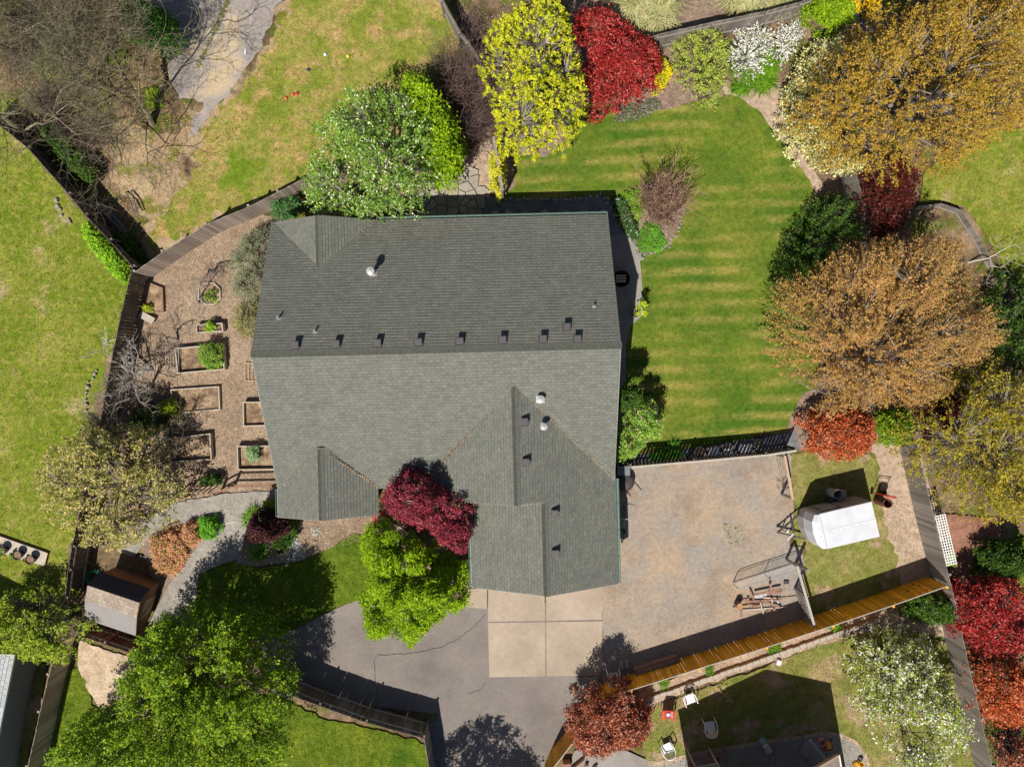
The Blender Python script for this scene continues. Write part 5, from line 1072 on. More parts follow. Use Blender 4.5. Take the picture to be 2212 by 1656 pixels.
for i, (x, y, w_, l_, z_) in enumerate(((560, 1540, .34, .3, .45), (720, 1555, .16, .2, .3), (650, 1535, .05, .8, .35), (790, 1565, .2, .1, .3))):
    t_ = thing('wooden_box', ['tan wooden crate at the bottom edge left of the copper tree', 'small tan block by the copper tree foot', 'long tan board slanting near the bottom edge', 'little wooden piece right of the tan block'][i], 'box', KW(2, 3, x, y), [.1, -.3, -.9, .6][i])
    MB().box((0, 0, z_/2), (w_, l_, z_), taper=.96).build('body', M['tan_wood'], t_); MB().box((0, 0, z_+.01), (w_*.9, l_*.9, .02)).build('lid', M['old_board'], t_)
# concrete edging blocks along the golden fence bed
a_, b_ = KW(2, 3, 1215, 1010), KW(3, 3, 1000, 350); L_ = (b_-a_).length; n = int(L_/.31); mid_ = KW(3, 3, 0, 700)
edge = None
for i in range(n):
    t = (i+.5)/n; p = a_.lerp(b_, t); p2 = (1-t)**2*a_+2*t*(1-t)*(mid_*2-(a_+b_)/2)+t*t*b_; d_ = math.atan2((b_-a_).y, (b_-a_).x)
    if edge is None:
        edge = MB().prism([(-.13, -.08), (.13, -.08), (.145, .08), (-.145, .08)], 0, .24).build('edging_block', M['block'])
        o = edge
    else: o = edge.copy(); COL.objects.link(o)
    o.location = p+Vector((0, random.gauss(0, .012), .05)); o.rotation_euler = (0, 0, d_+random.gauss(0, .04)); tag(o, 'pale concrete edging block in the curved row below the golden fence', 'edging block', 'edging blocks below the golden fence')
# stone edgings
def stones(label, group, pts, step, r0, r1, jit=.04, limit=200):
    P = [U(x, y) for x, y in pts]; c = 0
    for a_, b_ in zip(P, P[1:]):
        m = max(1, int((b_-a_).length/step))
        for i in range(m):
            if c >= limit: return
            c += 1; p = a_.lerp(b_, (i+.5)/m)+Vector((random.gauss(0, jit), random.gauss(0, jit), 0)); r_ = random.uniform(r0, r1); n = 7; mb = MB()
            ph = random.random()*6; rr_ = [r_*random.uniform(.75, 1.2) for _ in range(n)]; V = []
            for zz_, s_ in ((0, .9), (.45, 1), (.8, .7)): V += [(math.cos(ph+6.283*j/n)*rr_[j]*s_, math.sin(ph+6.283*j/n)*rr_[j]*s_, zz_*r_) for j in range(n)]
            V.append((0, 0, r_*.9)); mb.add(V, [(q*n+j, q*n+(j+1) % n, (q+1)*n+(j+1) % n, (q+1)*n+j) for q in range(2) for j in range(n)]+[(2*n+j, 2*n+(j+1) % n, 3*n) for j in range(n)])
            o = mb.build('edging_stone', M['rock']); o.location = p+Vector((0, 0, .06)); tag(o, label, 'stone', group)
stones('rounded grey stone in the row edging the slate path north of the house', 'stones edging the north path', [(1085, 432), (1150, 430), (1220, 432), (1300, 424), (1318, 428)], .13, .05, .09)
stones('rounded stone in the row edging the shaded bed at the north east corner', 'stones edging the corner bed', [(1312, 424), (1318, 450), (1335, 478), (1352, 500), (1362, 518)], .14, .05, .09)
stones('pale stone in the curved row under the brown island shrub', 'stones round the island bed', [(1478, 450), (1462, 505), (1440, 535), (1405, 548), (1385, 552)], .16, .04, .08)
stones('pale cobble in the small heap at the tip of the island bed', 'cobbles at the bed tip', [(1372, 532), (1388, 548), (1376, 552), (1390, 562), (1372, 545)], .12, .05, .08, .05)
stones('rough pale stone in the row along the left lawn fence', 'stones along the left fence', [(120, 430), (140, 470), (160, 490)], .2, .06, .12)
stones('rough pale stone in the lower row beside the slatted fence', 'stones beside the slatted fence', [(215, 795), (190, 830), (185, 870), (195, 915)], .2, .05, .11)
stones('rock in the low wall north of the brown shed', 'rocks of the low shed wall', [(300, 1200), (330, 1210), (365, 1226), (395, 1240)], .14, .07, .12, .05)
stones('grey stone at the edge of the front flower bed', 'stones at the front bed', [(560, 1205), (590, 1208), (620, 1215), (655, 1195), (690, 1180)], .2, .05, .11, .07)
stones('rock in the shaded pile below the right end of the golden fence', 'rocks below the golden fence', [(1880, 1340), (1920, 1322), (1960, 1310), (1990, 1325), (1930, 1350), (1860, 1362)], .2, .07, .14, .12)
# timbers by the upper left fence
for i, (a_, b_) in enumerate((((770, 85), (1110, 420)), ((840, 95), (1050, 330)))):
    A_, B_ = KW(0, 1, *a_, .12), KW(0, 1, *b_, .12); o = MB().bar(Vector(), B_-A_, .1, .1).build('timber', M['fence_grey']); o.location = A_; tag(o, ['longer grey timber lying in deep shade beside the dark fence', 'shorter grey timber lying next to the longer one in shade'][i], 'timber')
for i, (a_, b_) in enumerate((((1040, 0), (1110, 190)), ((1080, -10), (1130, 180)))):
    A_, B_ = KW(0, 1, *a_, .1), KW(0, 1, *b_, .5); o = MB().tube([(0, 0, 0), (B_-A_)*.5+Vector((.05, 0, .1)), B_-A_], .035, 7).build('leaning_pole', M['bark']); o.location = A_; tag(o, ['left dark pole standing near the bare soil by the dark fence', 'right dark pole standing near the bare soil by the dark fence'][i], 'pole')
o = MB().box((0, 0, .35), (.12, 1.9, .7)).build('stacked_plank', M['black']); o.location = KW(0, 1, 1125, 860); o.rotation_euler = (0, 0, -.18); tag(o, 'dark plank stood on edge beside the slatted fence', 'plank')
o = MB().box((0, 0, .25), (.7, .3, .06), rz=-.5).build('leaning_board', M['cap_wood']); o.location = KW(0, 1, 1230, 1040); tag(o, 'pale board leaning at the lower corner of the rough soil plot', 'board')
# glass table top at the top right, arbour at the lawn corner
t_ = thing('round_table', 'round glass topped table half hidden by the orange tree', 'table', KW(3, 0, 860, 215)); MB().lathe([(.6, .7), (.62, .71), (.6, .73)], (0, 0, 0), 36).build('table_top', paint('smoky_glass', (.1, .11, .15), .08, spec=.8), t_)
for i in range(4): a_ = i*math.pi/2+.4; MB().tube([(.45*math.cos(a_), .45*math.sin(a_), .7), (.5*math.cos(a_), .5*math.sin(a_), 0)], .02, 6).build('leg', M['grey_metal'], t_)
t_ = thing('arbour', 'grey timber arbour beam with climbing vine at the corner of the back lawn', 'arbour', U(1066, 310)); o_ = t_.location.copy()
A_, B_ = U(1066, 296, 2.3)-o_, U(1085, 412, 2.3)-o_; MB().bar(A_, B_, .12, .08).build('beam', M['fence_grey'], t_)
for q in (A_.lerp(B_, .06), A_.lerp(B_, .96)): MB().box((q.x, q.y, 1.13), (.1, .1, 2.26)).build('post', M['fence_grey'], t_)
A_, B_ = U(1066, 330, .1)-o_, U(1066, 330, 2.2)-o_

# ================================================================ vegetation
flower_green = lmp('leaf_flower_green', [(0, (.07, .16, .015)), (.5, (.14, .26, .03)), (.88, (.26, .38, .06)), (.89, (.58, .62, .36)), (1, (.7, .72, .5))], trans=.4)
lime = lm('leaf_lime', (.10, .21, .004), (.19, .31, .006), (.28, .38, .01), trans=.35, big=.55)
chart = lm('leaf_chartreuse', (.22, .30, .008), (.44, .45, .01), (.54, .50, .03), trans=.4)
redl = lm('leaf_red', (.10, .006, .008), (.24, .012, .012), (.30, .02, .015), (.38, .10, .09), rough=.45, spec=.45, trans=.15)
redor = lm('leaf_red_orange', (.14, .02, .008), (.32, .05, .012), (.42, .09, .02), (.5, .22, .12), rough=.45, spec=.45, trans=.2)
copper = lm('leaf_copper', (.08, .018, .01), (.20, .04, .02), (.30, .08, .03), (.48, .26, .2), rough=.45, spec=.45, trans=.15)
orange = lm('leaf_orange', (.17, .105, .012), (.32, .19, .022), (.39, .25, .045), (.27, .22, .02), trans=.35, big=.3)
peach = lm('leaf_peach', (.19, .10, .035), (.36, .19, .065), (.42, .25, .09), (.27, .22, .04), trans=.35, big=.35)
golden = lm('leaf_golden', (.12, .10, .01), (.27, .21, .016), (.36, .28, .025), (.22, .25, .02), trans=.35, big=.5)
olive = lm('leaf_olive_pink', (.12, .14, .02), (.24, .25, .04), (.34, .29, .08), (.55, .44, .28), trans=.3)
green = lm('leaf_green', (.05, .12, .005), (.14, .24, .01), (.26, .33, .015), rough=.45, spec=.4)
yellowg = lm('leaf_yellow_green', (.10, .16, .01), (.22, .30, .02), (.32, .38, .04))
dkgreen = lm('leaf_dark_green', (.015, .045, .006), (.035, .085, .01), (.09, .15, .018), big=.5)
cream = lmp('leaf_cream', [(0, (.20, .22, .03)), (.35, (.35, .33, .08)), (.4, (.68, .58, .22)), (1, (.80, .74, .42))])
white = lmp('petal_white', [(0, (.25, .32, .08)), (.2, (.3, .35, .1)), (.22, (.8, .79, .72)), (1, (.9, .9, .88))], trans=.2, big=.1)
blossom = lmp('leaf_white_blossom', [(0, (.11, .17, .012)), (.64, (.28, .33, .03)), (.66, (.5, .48, .38)), (1, (.68, .66, .6))])
maroon = lm('leaf_maroon', (.07, .008, .016), (.19, .022, .038), (.30, .05, .07), rough=.4, trans=.25)
dkred = lm('leaf_dark_red', (.025, .006, .005), (.065, .010, .008), (.14, .025, .015), trans=.2)
burg = lm('leaf_burgundy', (.03, .008, .01), (.07, .02, .02), trans=.1)
azal = lmp('leaf_azalea', [(0, (.22, .24, .04)), (.3, (.34, .27, .05)), (.35, (.50, .22, .13)), (1, (.60, .30, .22))], big=.4)
grey_olive = lm('leaf_grey_olive', (.10, .12, .07), (.19, .21, .12), (.3, .3, .19), trans=.15)
ivy = lm('leaf_ivy', (.08, .2, .01), (.2, .38, .02), (.32, .48, .03))
daylily = lm('blade_daylily', (.04, .12, .006), (.09, .21, .01), (.18, .28, .02))
straw = lm('blade_straw', (.18, .18, .06), (.42, .40, .2), (.5, .46, .28), (.2, .26, .05))
roseg = lmp('leaf_rose', [(0, (.07, .18, .015)), (.6, (.2, .36, .04)), (.95, (.3, .42, .08)), (.96, (.6, .22, .35)), (1, (.65, .3, .4))])
palelime = lm('leaf_pale_lime', (.18, .26, .03), (.32, .4, .05), (.42, .46, .1))

def thicket(label, px, n, h, mat, seed, lean=.5, cat='shrub', name='bare_shrub', r0=.012, sp=.25):
    r = random.Random(seed); P = poly_w(px, h*.4); Q = sample(P, n); c = Q.mean(0); root = thing(name, label, cat, (c[0], c[1], 0)); mb = MB()
    for q in Q:
        o = Vector(((q[0]-c[0])*.62, (q[1]-c[1])*.62, 0)); d = Vector(((q[0]-c[0])*sp+r.gauss(0, sp), (q[1]-c[1])*sp+r.gauss(0, sp), 1)).normalized(); L_ = h*r.uniform(.5, 1.1)
        pts = [o]
        for i in range(4): d = (d+Vector((r.gauss(0, .16), r.gauss(0, .16), -.03))).normalized(); pts.append(pts[-1]+d*L_/4)
        mb.tube(pts, [r0, r0*.8, r0*.6, r0*.5, r0*.3], 3, False)
        for i in (1, 2, 2, 3, 3, 4, 4):
            e = (d+Vector((r.gauss(0, .7), r.gauss(0, .7), r.gauss(0, .3)))).normalized(); m_ = pts[i]+e*L_*.13; mb.tube([pts[i], m_, m_+(e+Vector((r.gauss(0, .4), r.gauss(0, .4), .1)))*L_*.12], [r0*.5, r0*.4, r0*.25], 3, False)
    mb.build('stems', mat, root); return root
# big trees
tree('maple_tree', 'tall sparse maple in bright yellow green new leaf with pale grey branches showing', 'tree',
     [(1030, 40), (1080, 0), (1130, -30), (1230, -5), (1258, 80), (1280, 150), (1270, 210), (1235, 300), (1180, 325), (1120, 325), (1072, 270), (1055, 190), (1028, 120)], 2.6, 6.8, chart, nc=1500, lpc=13, r=.11, L=.1, ls=.05, trunk=(1160, 190), tr=.16, barkm='twig_grey', limbs=16, shell=.65, up=1.2, drop=.6, tw=900)
tree('red_shrub', 'large rounded deep red leaved shrub behind the back lawn', 'shrub', [(1252, 20), (1300, 15), (1370, 40), (1415, 75), (1435, 130), (1425, 165), (1392, 195), (1345, 215), (1285, 228), (1262, 160), (1272, 100), (1240, 50)], .8, 3.3, redl, nc=520, lpc=48, r=.24, L=.2, ls=.052, shell=.25, up=.5, tr=.07)
tree('lime_tree', 'bright lime leaved small tree squeezed between flowering tree and bare brush', 'tree', [(870, 170), (915, 160), (950, 210), (985, 260), (1000, 340), (970, 400), (930, 400), (900, 300)], 1.8, 3.8, lime, nc=260, lpc=50, r=.28, L=.2, ls=.06, tr=.07)
tree('flowering_tree', 'green tree dotted with pale blossom overhanging the north west roof gutter', 'tree',
     [(705, 200), (770, 185), (830, 175), (890, 195), (945, 250), (975, 330), (940, 390), (905, 440), (870, 462), (800, 462), (730, 445), (655, 438), (640, 360), (665, 290), (650, 240)], 2.9, 5.8, flower_green, nc=1350, lpc=19, r=.17, L=.4, ls=.048, tr=.14, barkm='twig_grey', limbs=18, shell=.75, up=1.1, drop=.8, edge=.14)
tree('spreading_tree', 'huge spreading orange bronze leaved tree filling the upper right corner', 'tree',
     [(1780, 120), (1845, 70), (1880, 10), (1960, -50), (2250, -60), (2290, 240), (2215, 280), (2140, 330), (2060, 355), (1980, 345), (1890, 330), (1820, 300), (1760, 250), (1740, 180)], 3.6, 8.2, orange, nc=2900, lpc=25, r=.12, L=.7, ls=.044, trunk=(2010, 180), tr=.2, barkm='twig_grey', limbs=22, shell=.6, radial=.3, up=.9, drop=.75, lsz=1.2, lobe=.6, tw=800)
tree('spreading_tree', 'huge domed peach orange tree with feathery outward sprays at right centre', 'tree',
     [(1715, 655), (1755, 595), (1812, 545), (1895, 520), (1960, 505), (2070, 510), (2140, 560), (2185, 620), (2180, 700), (2165, 780), (2090, 850), (1970, 875), (1850, 880), (1775, 822), (1715, 770), (1708, 700)], 2.8, 7.4, peach, nc=3400, lpc=26, r=.09, L=.9, ls=.04, trunk=(1940, 770), tr=.18, barkm='twig_grey', limbs=20, shell=.5, radial=.14, up=.9, drop=.7, lsz=1.1, lobe=.65, tw=700)
tree('spreading_tree', 'golden green spreading tree at the right edge below the peach tree', 'tree',
     [(1990, 880), (2060, 835), (2150, 790), (2215, 770), (2300, 820), (2300, 1120), (2190, 1150), (2120, 1120), (2050, 1070), (1985, 1010), (1975, 940)], 2.6, 6.2, golden, nc=1400, lpc=20, r=.14, L=.6, ls=.046, tr=.16, barkm='twig_grey', limbs=16, shell=.6, radial=.3, drop=.75, lobe=.6, tw=700)
tree('broadleaf_tree', 'big dense green tree spreading across the lower left corner', 'tree',
     [(235, 1455), (280, 1400), (340, 1350), (400, 1338), (470, 1352), (540, 1370), (585, 1410), (595, 1480), (590, 1560), (570, 1720), (60, 1720), (95, 1620), (150, 1565), (215, 1545), (270, 1510)], 3.0, 7.4, green, nc=2500, lpc=38, r=.16, L=.75, ls=.05, tr=.2, limbs=18, shell=.6, up=.7, radial=.2, drop=.6, lsz=1.0, lobe=.6, edge=.07)
tree('small_tree', 'yellow green tree at the left edge beside the brown shed', 'tree',
     [(-40, 1310), (55, 1278), (125, 1290), (165, 1325), (185, 1370), (165, 1420), (120, 1445), (60, 1430), (-40, 1430)], 1.4, 3.4, yellowg, nc=620, lpc=26, r=.17, L=.35, ls=.048, drop=.7, tr=.1, barkm='twig_grey', shell=.5)
tree('small_tree', 'olive and pinkish speckled tree standing over the left fence corner', 'tree',
     [(60, 1110), (48, 1060), (70, 980), (130, 925), (210, 915), (300, 940), (355, 1000), (372, 1060), (350, 1120), (300, 1170), (230, 1190), (140, 1180), (85, 1150)], 1.9, 4.6, olive, nc=1250, lpc=18, r=.14, L=.4, ls=.048, tr=.12, barkm='twig_grey', limbs=14, shell=.7, drop=.7, lobe=.5, tw=600)
tree('lime_maple', 'dense bright lime green maple over the front of the asphalt drive', 'tree',
     [(785, 1148), (830, 1140), (880, 1168), (945, 1195), (1005, 1235), (1008, 1325), (955, 1335), (925, 1365), (875, 1415), (835, 1385), (790, 1400), (765, 1310), (785, 1255), (775, 1200)], 1.9, 4.3, lime, nc=950, lpc=62, r=.2, L=.2, ls=.042, tr=.11, shell=.45, up=.7, edge=.08, lsz=.6, lobe=.9, drop=.3)
tree('maroon_maple', 'deep maroon maple overhanging the inner corner of the grey roof', 'tree',
     [(845, 1045), (880, 1015), (930, 1040), (965, 1065), (1015, 1085), (1022, 1140), (1000, 1205), (965, 1180), (915, 1150), (850, 1125), (822, 1090)], 3.1, 5.5, maroon, nc=620, lpc=44, r=.17, L=.35, ls=.04, tr=.09, barkm='twig_pale', shell=.5, up=.8, edge=.12, lsz=.6, lobe=.5)
tree('copper_tree', 'round copper red leaved tree straddling the golden fence at the bottom', 'tree', [(1322+92*math.cos(a_)*(1+.06*math.sin(3*a_)), 1566+86*math.sin(a_)) for a_ in np.linspace(0, 2*math.pi, 17)[:-1]], 1.0, 3.6, copper, nc=720, lpc=40, r=.2, L=.2, ls=.045, tr=.09, shell=.35, up=.4)
tree('blossom_tree', 'white blossomed pale green tree at the lower right by the grey fence', 'tree',
     [(1855, 1400), (1930, 1368), (2000, 1375), (2060, 1430), (2105, 1530), (2110, 1620), (2060, 1690), (1940, 1690), (1905, 1600), (1865, 1530), (1850, 1460)], 1.8, 4.4, blossom, nc=1150, lpc=20, r=.16, L=.4, ls=.048, drop=.75, lobe=.6, tr=.12, barkm='twig_grey', shell=.5)
tree('red_tree', 'bright red rounded tree at the right edge, upper of two', 'tree', [(2065, 1290), (2105, 1258), (2180, 1250), (2240, 1280), (2240, 1400), (2170, 1428), (2105, 1412), (2070, 1355)], 1.0, 3.2, redl, nc=420, lpc=42, r=.24, L=.2, ls=.05, tr=.08, shell=.3, up=.5)
tree('red_tree', 'orange red rounded tree at the right edge, lower of two', 'tree', [(2105, 1440), (2160, 1420), (2240, 1430), (2240, 1590), (2170, 1588), (2120, 1540)], 1.0, 3.2, redor, nc=330, lpc=42, r=.24, L=.2, ls=.05, tr=.08, shell=.3, up=.5)
tree('red_shrub', 'rounded orange red shrub at the corner of the weedy grass', 'shrub', [(1740, 915), (1775, 885), (1830, 878), (1885, 900), (1893, 945), (1865, 985), (1800, 998), (1750, 975)], .6, 2.4, redor, nc=330, lpc=42, r=.22, L=.18, ls=.048, tr=.06, shell=.3, up=.5)
tree('dark_red_tree', 'dark red leaved tree shaded below the upper right orange tree', 'tree', [(1875, 340), (1960, 330), (1985, 380), (1982, 460), (1940, 500), (1890, 510), (1868, 440)], 1.2, 3.4, dkred, nc=330, lpc=38, r=.24, L=.25, ls=.05, tr=.07, shell=.4)
tree('dark_red_tree', 'dark red shrub seen in the gap between peach and golden trees', 'tree', [(1990, 860), (2060, 820), (2110, 860), (2050, 940), (1990, 960)], .8, 2.2, dkred, nc=140, lpc=34, r=.22, L=.25, ls=.05, tr=.05, shell=.4)
tree('conifer', 'dark green conifer with feathery outline at the right side of the back lawn', 'tree', [(1700, 600), (1705, 545), (1740, 480), (1780, 420), (1830, 405), (1855, 450), (1850, 520), (1800, 570), (1760, 620)], .6, 3.9, dkgreen, nc=460, lpc=40, r=.14, L=.6, ls=.045, tr=.08, shell=.6, radial=.15)
tree('green_shrub', 'fresh green feathery shrub right of the orange red shrub', 'shrub', [(1895, 895), (1960, 885), (1985, 930), (1960, 962), (1905, 958)], .5, 1.9, green, nc=170, lpc=42, r=.2, L=.2, ls=.045, tr=.05)
tree('cream_shrub', 'cream flowering shrub along the left side of the upper right orange tree', 'shrub',
     [(1695, 210), (1740, 120), (1800, 70), (1840, 90), (1810, 150), (1790, 240), (1830, 310), (1880, 340), (1865, 385), (1800, 360), (1745, 340), (1700, 290)], 1.0, 3.2, cream, nc=620, lpc=26, r=.2, L=.3, ls=.045, tr=.07, barkm='twig_grey', shell=.6)
tree('white_spirea', 'arching white blossomed shrub above the daylilies, left of two', 'shrub', [(1572, 120), (1600, 65), (1640, 48), (1665, 85), (1655, 140), (1620, 175), (1600, 160)], .3, 1.1, white, nc=190, lpc=26, r=.06, L=.7, ls=.035, tr=.03, radial=.1, shell=.5)
tree('white_spirea', 'smaller white blossomed sprays right of the daylilies, right of two', 'shrub', [(1655, 100), (1680, 60), (1725, 45), (1735, 75), (1700, 120), (1685, 150)], .2, .9, white, nc=130, lpc=22, r=.06, L=.55, ls=.033, tr=.03, radial=.1, shell=.5)
tree('lime_shrub', 'bright lime shrub at the top edge between fence and orange tree', 'shrub', [(1738, 5), (1790, -20), (1850, 0), (1855, 35), (1800, 60), (1765, 50)], .8, 2.4, lime, nc=150, lpc=42, r=.22, L=.2, ls=.05, tr=.05)
tree('yellow_flowers', 'small yellow orange flowering bush at the top edge', 'shrub', [(1850, -15), (1885, -20), (1900, 20), (1870, 45), (1848, 20)], .5, 1.6, lm('yl', (.6, .33, .01), (.75, .5, .02)), nc=50, lpc=30, r=.16, L=.15, ls=.045, tr=.04)
tree('airy_shrub', 'airy light green shrub behind the back lawn near the terracotta pot', 'shrub', [(1450, 90), (1490, 60), (1550, 50), (1580, 100), (1575, 160), (1555, 215), (1500, 205), (1470, 165)], .6, 2.2, palelime, nc=420, lpc=20, r=.13, L=.3, ls=.035, tr=.05, barkm='twig_purple', shell=.7)
tree('yellow_shrub', 'small golden yellow leaved bush tucked at the right side of the red shrub', 'shrub', [(1400, 165), (1430, 120), (1452, 150), (1445, 185), (1410, 205)], .3, 1.0, lm('gy', (.45, .38, .01), (.68, .5, .01), (.3, .4, .02)), nc=70, lpc=34, r=.14, L=.1, ls=.04, tr=.03)
tree('low_shrub', 'low grey green flowering ground shrub beneath the red shrub', 'shrub', [(1335, 232), (1380, 218), (1425, 215), (1420, 240), (1370, 262), (1330, 262)], .1, .45, lmp('gv', [(0, (.08, .1, .04)), (.7, (.16, .18, .09)), (.85, (.35, .28, .32)), (1, (.4, .33, .4))]), nc=120, lpc=26, r=.12, L=.05, ls=.03, tr=.02)
tree('rose_bush', 'light green rose bush with pink flowers at the south east roof edge', 'shrub', [(1345, 905), (1365, 865), (1410, 860), (1435, 900), (1432, 945), (1400, 955), (1375, 990), (1340, 1000), (1338, 950)], .5, 3.0, roseg, nc=330, lpc=30, r=.15, L=.2, ls=.038, tr=.04, shell=.55)
tree('small_tree', 'small dark leaved tree casting a round shadow at the edge of the back lawn', 'tree', [(1338, 860), (1352, 838), (1378, 835), (1388, 860), (1365, 880), (1345, 885)], 2.2, 3.7, dkgreen, nc=150, lpc=34, r=.17, L=.25, ls=.045, tr=.05)
tree('potted_shrub', 'lime leaved sapling growing beside the large grey pot', 'shrub', [(1378, 662), (1388, 645), (1398, 660), (1396, 682), (1382, 685)], .6, 1.5, lm('bl', (.3, .42, .02), (.5, .6, .03)), nc=30, lpc=18, r=.08, L=.15, ls=.035, tr=.02)
tree('rosemary_shrub', 'tall grey olive rosemary like shrub beside the west eave, upper of two', 'shrub', [(500, 545), (530, 505), (575, 490), (590, 540), (575, 600), (545, 650), (505, 640), (492, 590)], .5, 1.9, grey_olive, nc=330, lpc=50, r=.13, L=.5, ls=.032, tr=.04, radial=.15, asp=.3, shell=.5)
tree('rosemary_shrub', 'yellower olive shrub beside the west eave, lower of two', 'shrub', [(508, 665), (550, 650), (562, 690), (545, 735), (515, 720), (500, 690)], .3, 1.4, lm('yo', (.15, .16, .05), (.28, .27, .09), (.38, .35, .18)), nc=170, lpc=40, r=.12, L=.4, ls=.03, tr=.03, radial=.15, asp=.3)
tree('ivy_hedge', 'bright green ivy hedge climbing over the dark fence at the left lawn', 'hedge', [(172, 468), (200, 490), (240, 520), (282, 572), (278, 618), (262, 610), (225, 570), (188, 530)], .5, 1.7, ivy, nc=420, lpc=36, r=.16, L=.1, ls=.05, tr=.03, shell=.4, up=.6)
tree('leafy_vine', 'small bluish green bush in the gap between curved fence and flowering tree', 'shrub', [(590, 438), (640, 425), (650, 455), (620, 478), (590, 470)], .3, 1.3, lm('bg', (.04, .12, .03), (.1, .22, .07)), nc=90, lpc=36, r=.15, L=.2, ls=.04, tr=.03)
tree('climbing_vine', 'golden green climbing vine growing round the grey arbour', 'vine', [(1058, 335), (1078, 322), (1092, 350), (1090, 400), (1075, 425), (1060, 410)], .5, 2.3, lm('gv2', (.25, .3, .02), (.5, .5, .03), (.6, .5, .05)), nc=130, lpc=26, r=.13, L=.15, ls=.04, tr=.03)
tree('azalea_shrub', 'mixed pink and orange azalea mass left of the grey garden path', 'shrub', [(322, 1165), (352, 1150), (380, 1140), (408, 1158), (400, 1200), (372, 1245), (335, 1240), (322, 1205)], .2, 1.0, azal, nc=230, lpc=44, r=.16, L=.1, ls=.035, tr=.03, shell=.5)
tree('azalea_shrub', 'small pink azalea ball right of the larger azalea mass', 'shrub', [(395, 1135), (425, 1128), (432, 1165), (410, 1185), (392, 1165)], .2, .9, azal, nc=90, lpc=40, r=.14, L=.1, ls=.033, tr=.03)
tree('green_shrub', 'small round bright green shrub between azaleas and garden path', 'shrub', [(428, 1125), (465, 1118), (475, 1145), (455, 1165), (430, 1158)], .2, .9, lm('bg2', (.07, .25, .02), (.18, .42, .03)), nc=100, lpc=40, r=.13, L=.1, ls=.035, tr=.03)
tree('burgundy_shrub', 'nearly black burgundy shrub in the shaded bed by the south west gable', 'shrub', [(535, 1115), (580, 1105), (610, 1125), (605, 1160), (560, 1172), (535, 1150)], 1.0, 3.4, burg, nc=260, lpc=40, r=.18, L=.15, ls=.042, tr=.04)
tree('green_shrub', 'yellow green shrub touching the gutter of the south west gable', 'shrub', [(568, 1085), (597, 1082), (597, 1112), (572, 1118)], .3, 1.2, lm('yg3', (.1, .16, .01), (.3, .34, .03)), nc=70, lpc=34, r=.13, L=.1, ls=.04, tr=.03)
tree('green_shrub', 'dark green leafy shrub below the south west gable end', 'shrub', [(605, 1125), (635, 1122), (640, 1165), (600, 1195), (585, 1170)], .2, 1.0, dkgreen, nc=120, lpc=36, r=.16, L=.1, ls=.045, tr=.03)
tree('blue_flower_mound', 'low mound of tiny pale blue white flowers in the front bed', 'flowers', [(612, 1175), (640, 1158), (655, 1180), (658, 1205), (635, 1214), (615, 1200)], .03, .3, lmp('pb', [(0, (.1, .16, .08)), (.15, (.2, .25, .2)), (.17, (.6, .68, .78)), (1, (.78, .82, .9))], big=.1), nc=150, lpc=24, r=.07, L=.03, ls=.018, tr=.015)
tree('blue_flower_mound', 'small pale blue flower clump right of the large mound', 'flowers', [(670, 1140), (690, 1135), (695, 1155), (678, 1160)], .03, .25, bpy.data.materials['pb'], nc=30, lpc=18, r=.06, L=.03, ls=.018, tr=.012)
tree('box_shrub', 'round yellow green shrub beside the bare soil bed in tree shade', 'shrub', [(342, 875), (365, 862), (382, 878), (378, 895), (350, 898)], .2, 1.0, lm('box', (.14, .2, .01), (.3, .36, .02)), nc=80, lpc=40, r=.14, L=.1, ls=.04, tr=.03)
tree('dark_shrub', 'dark green shrub in shadow at the foot of the slatted fence', 'shrub', [(290, 885), (340, 880), (350, 930), (310, 945), (285, 925)], .3, 1.4, dkgreen, nc=140, lpc=34, r=.18, L=.2, ls=.045, tr=.04)
tree('bed_shrub', 'green feathery shrub in the right half of the large garden bed', 'shrub', [(428, 745), (475, 742), (478, 790), (450, 796), (430, 780)], .3, 1.1, lm('fs', (.07, .2, .02), (.18, .34, .04), (.3, .3, .06)), nc=140, lpc=36, r=.12, L=.15, ls=.03, tr=.02)
tree('bed_plant', 'small round green plant in the small rectangular planter', 'plant', [(443, 698), (460, 698), (462, 712), (445, 714)], .42, .75, ivy, nc=22, lpc=34, r=.09, L=.05, ls=.035, tr=.01)
tree('bed_plant', 'silvery green artichoke plant in the bed by the house', 'plant', [(528, 968), (555, 965), (558, 990), (535, 1000)], .3, .8, lm('sg', (.15, .27, .1), (.34, .46, .26)), nc=50, lpc=22, r=.1, L=.2, ls=.05, tr=.015, asp=.3)
tree('bed_plant', 'green weedy plants in the octagonal planter', 'plant', [(438, 640), (455, 620), (470, 630), (468, 655), (445, 655)], .05, .3, lm('wd', (.1, .22, .02), (.3, .36, .06)), nc=40, lpc=16, r=.09, L=.05, ls=.03, tr=.01)
tree('bed_plant', 'dark green climbing plant behind the garden trellis', 'plant', [(428, 1030), (470, 1025), (478, 1045), (430, 1050)], .1, .9, dkgreen, nc=60, lpc=22, r=.12, L=.1, ls=.04, tr=.015)
tree('bed_plant', 'small yellow green plant at the foot of the rough soil plot', 'plant', [(308, 660), (326, 656), (330, 672), (310, 676)], .05, .5, lm('ylw', (.2, .28, .01), (.4, .45, .03)), nc=24, lpc=22, r=.09, L=.05, ls=.035, tr=.01)
tree('island_plants', 'low green groundcover on the lower part of the island bed', 'groundcover', [(1395, 480), (1425, 490), (1440, 520), (1425, 545), (1390, 545), (1378, 520)], .05, .35, lm('gc', (.06, .2, .015), (.16, .36, .03)), nc=240, lpc=22, r=.1, L=.05, ls=.03, tr=.01)
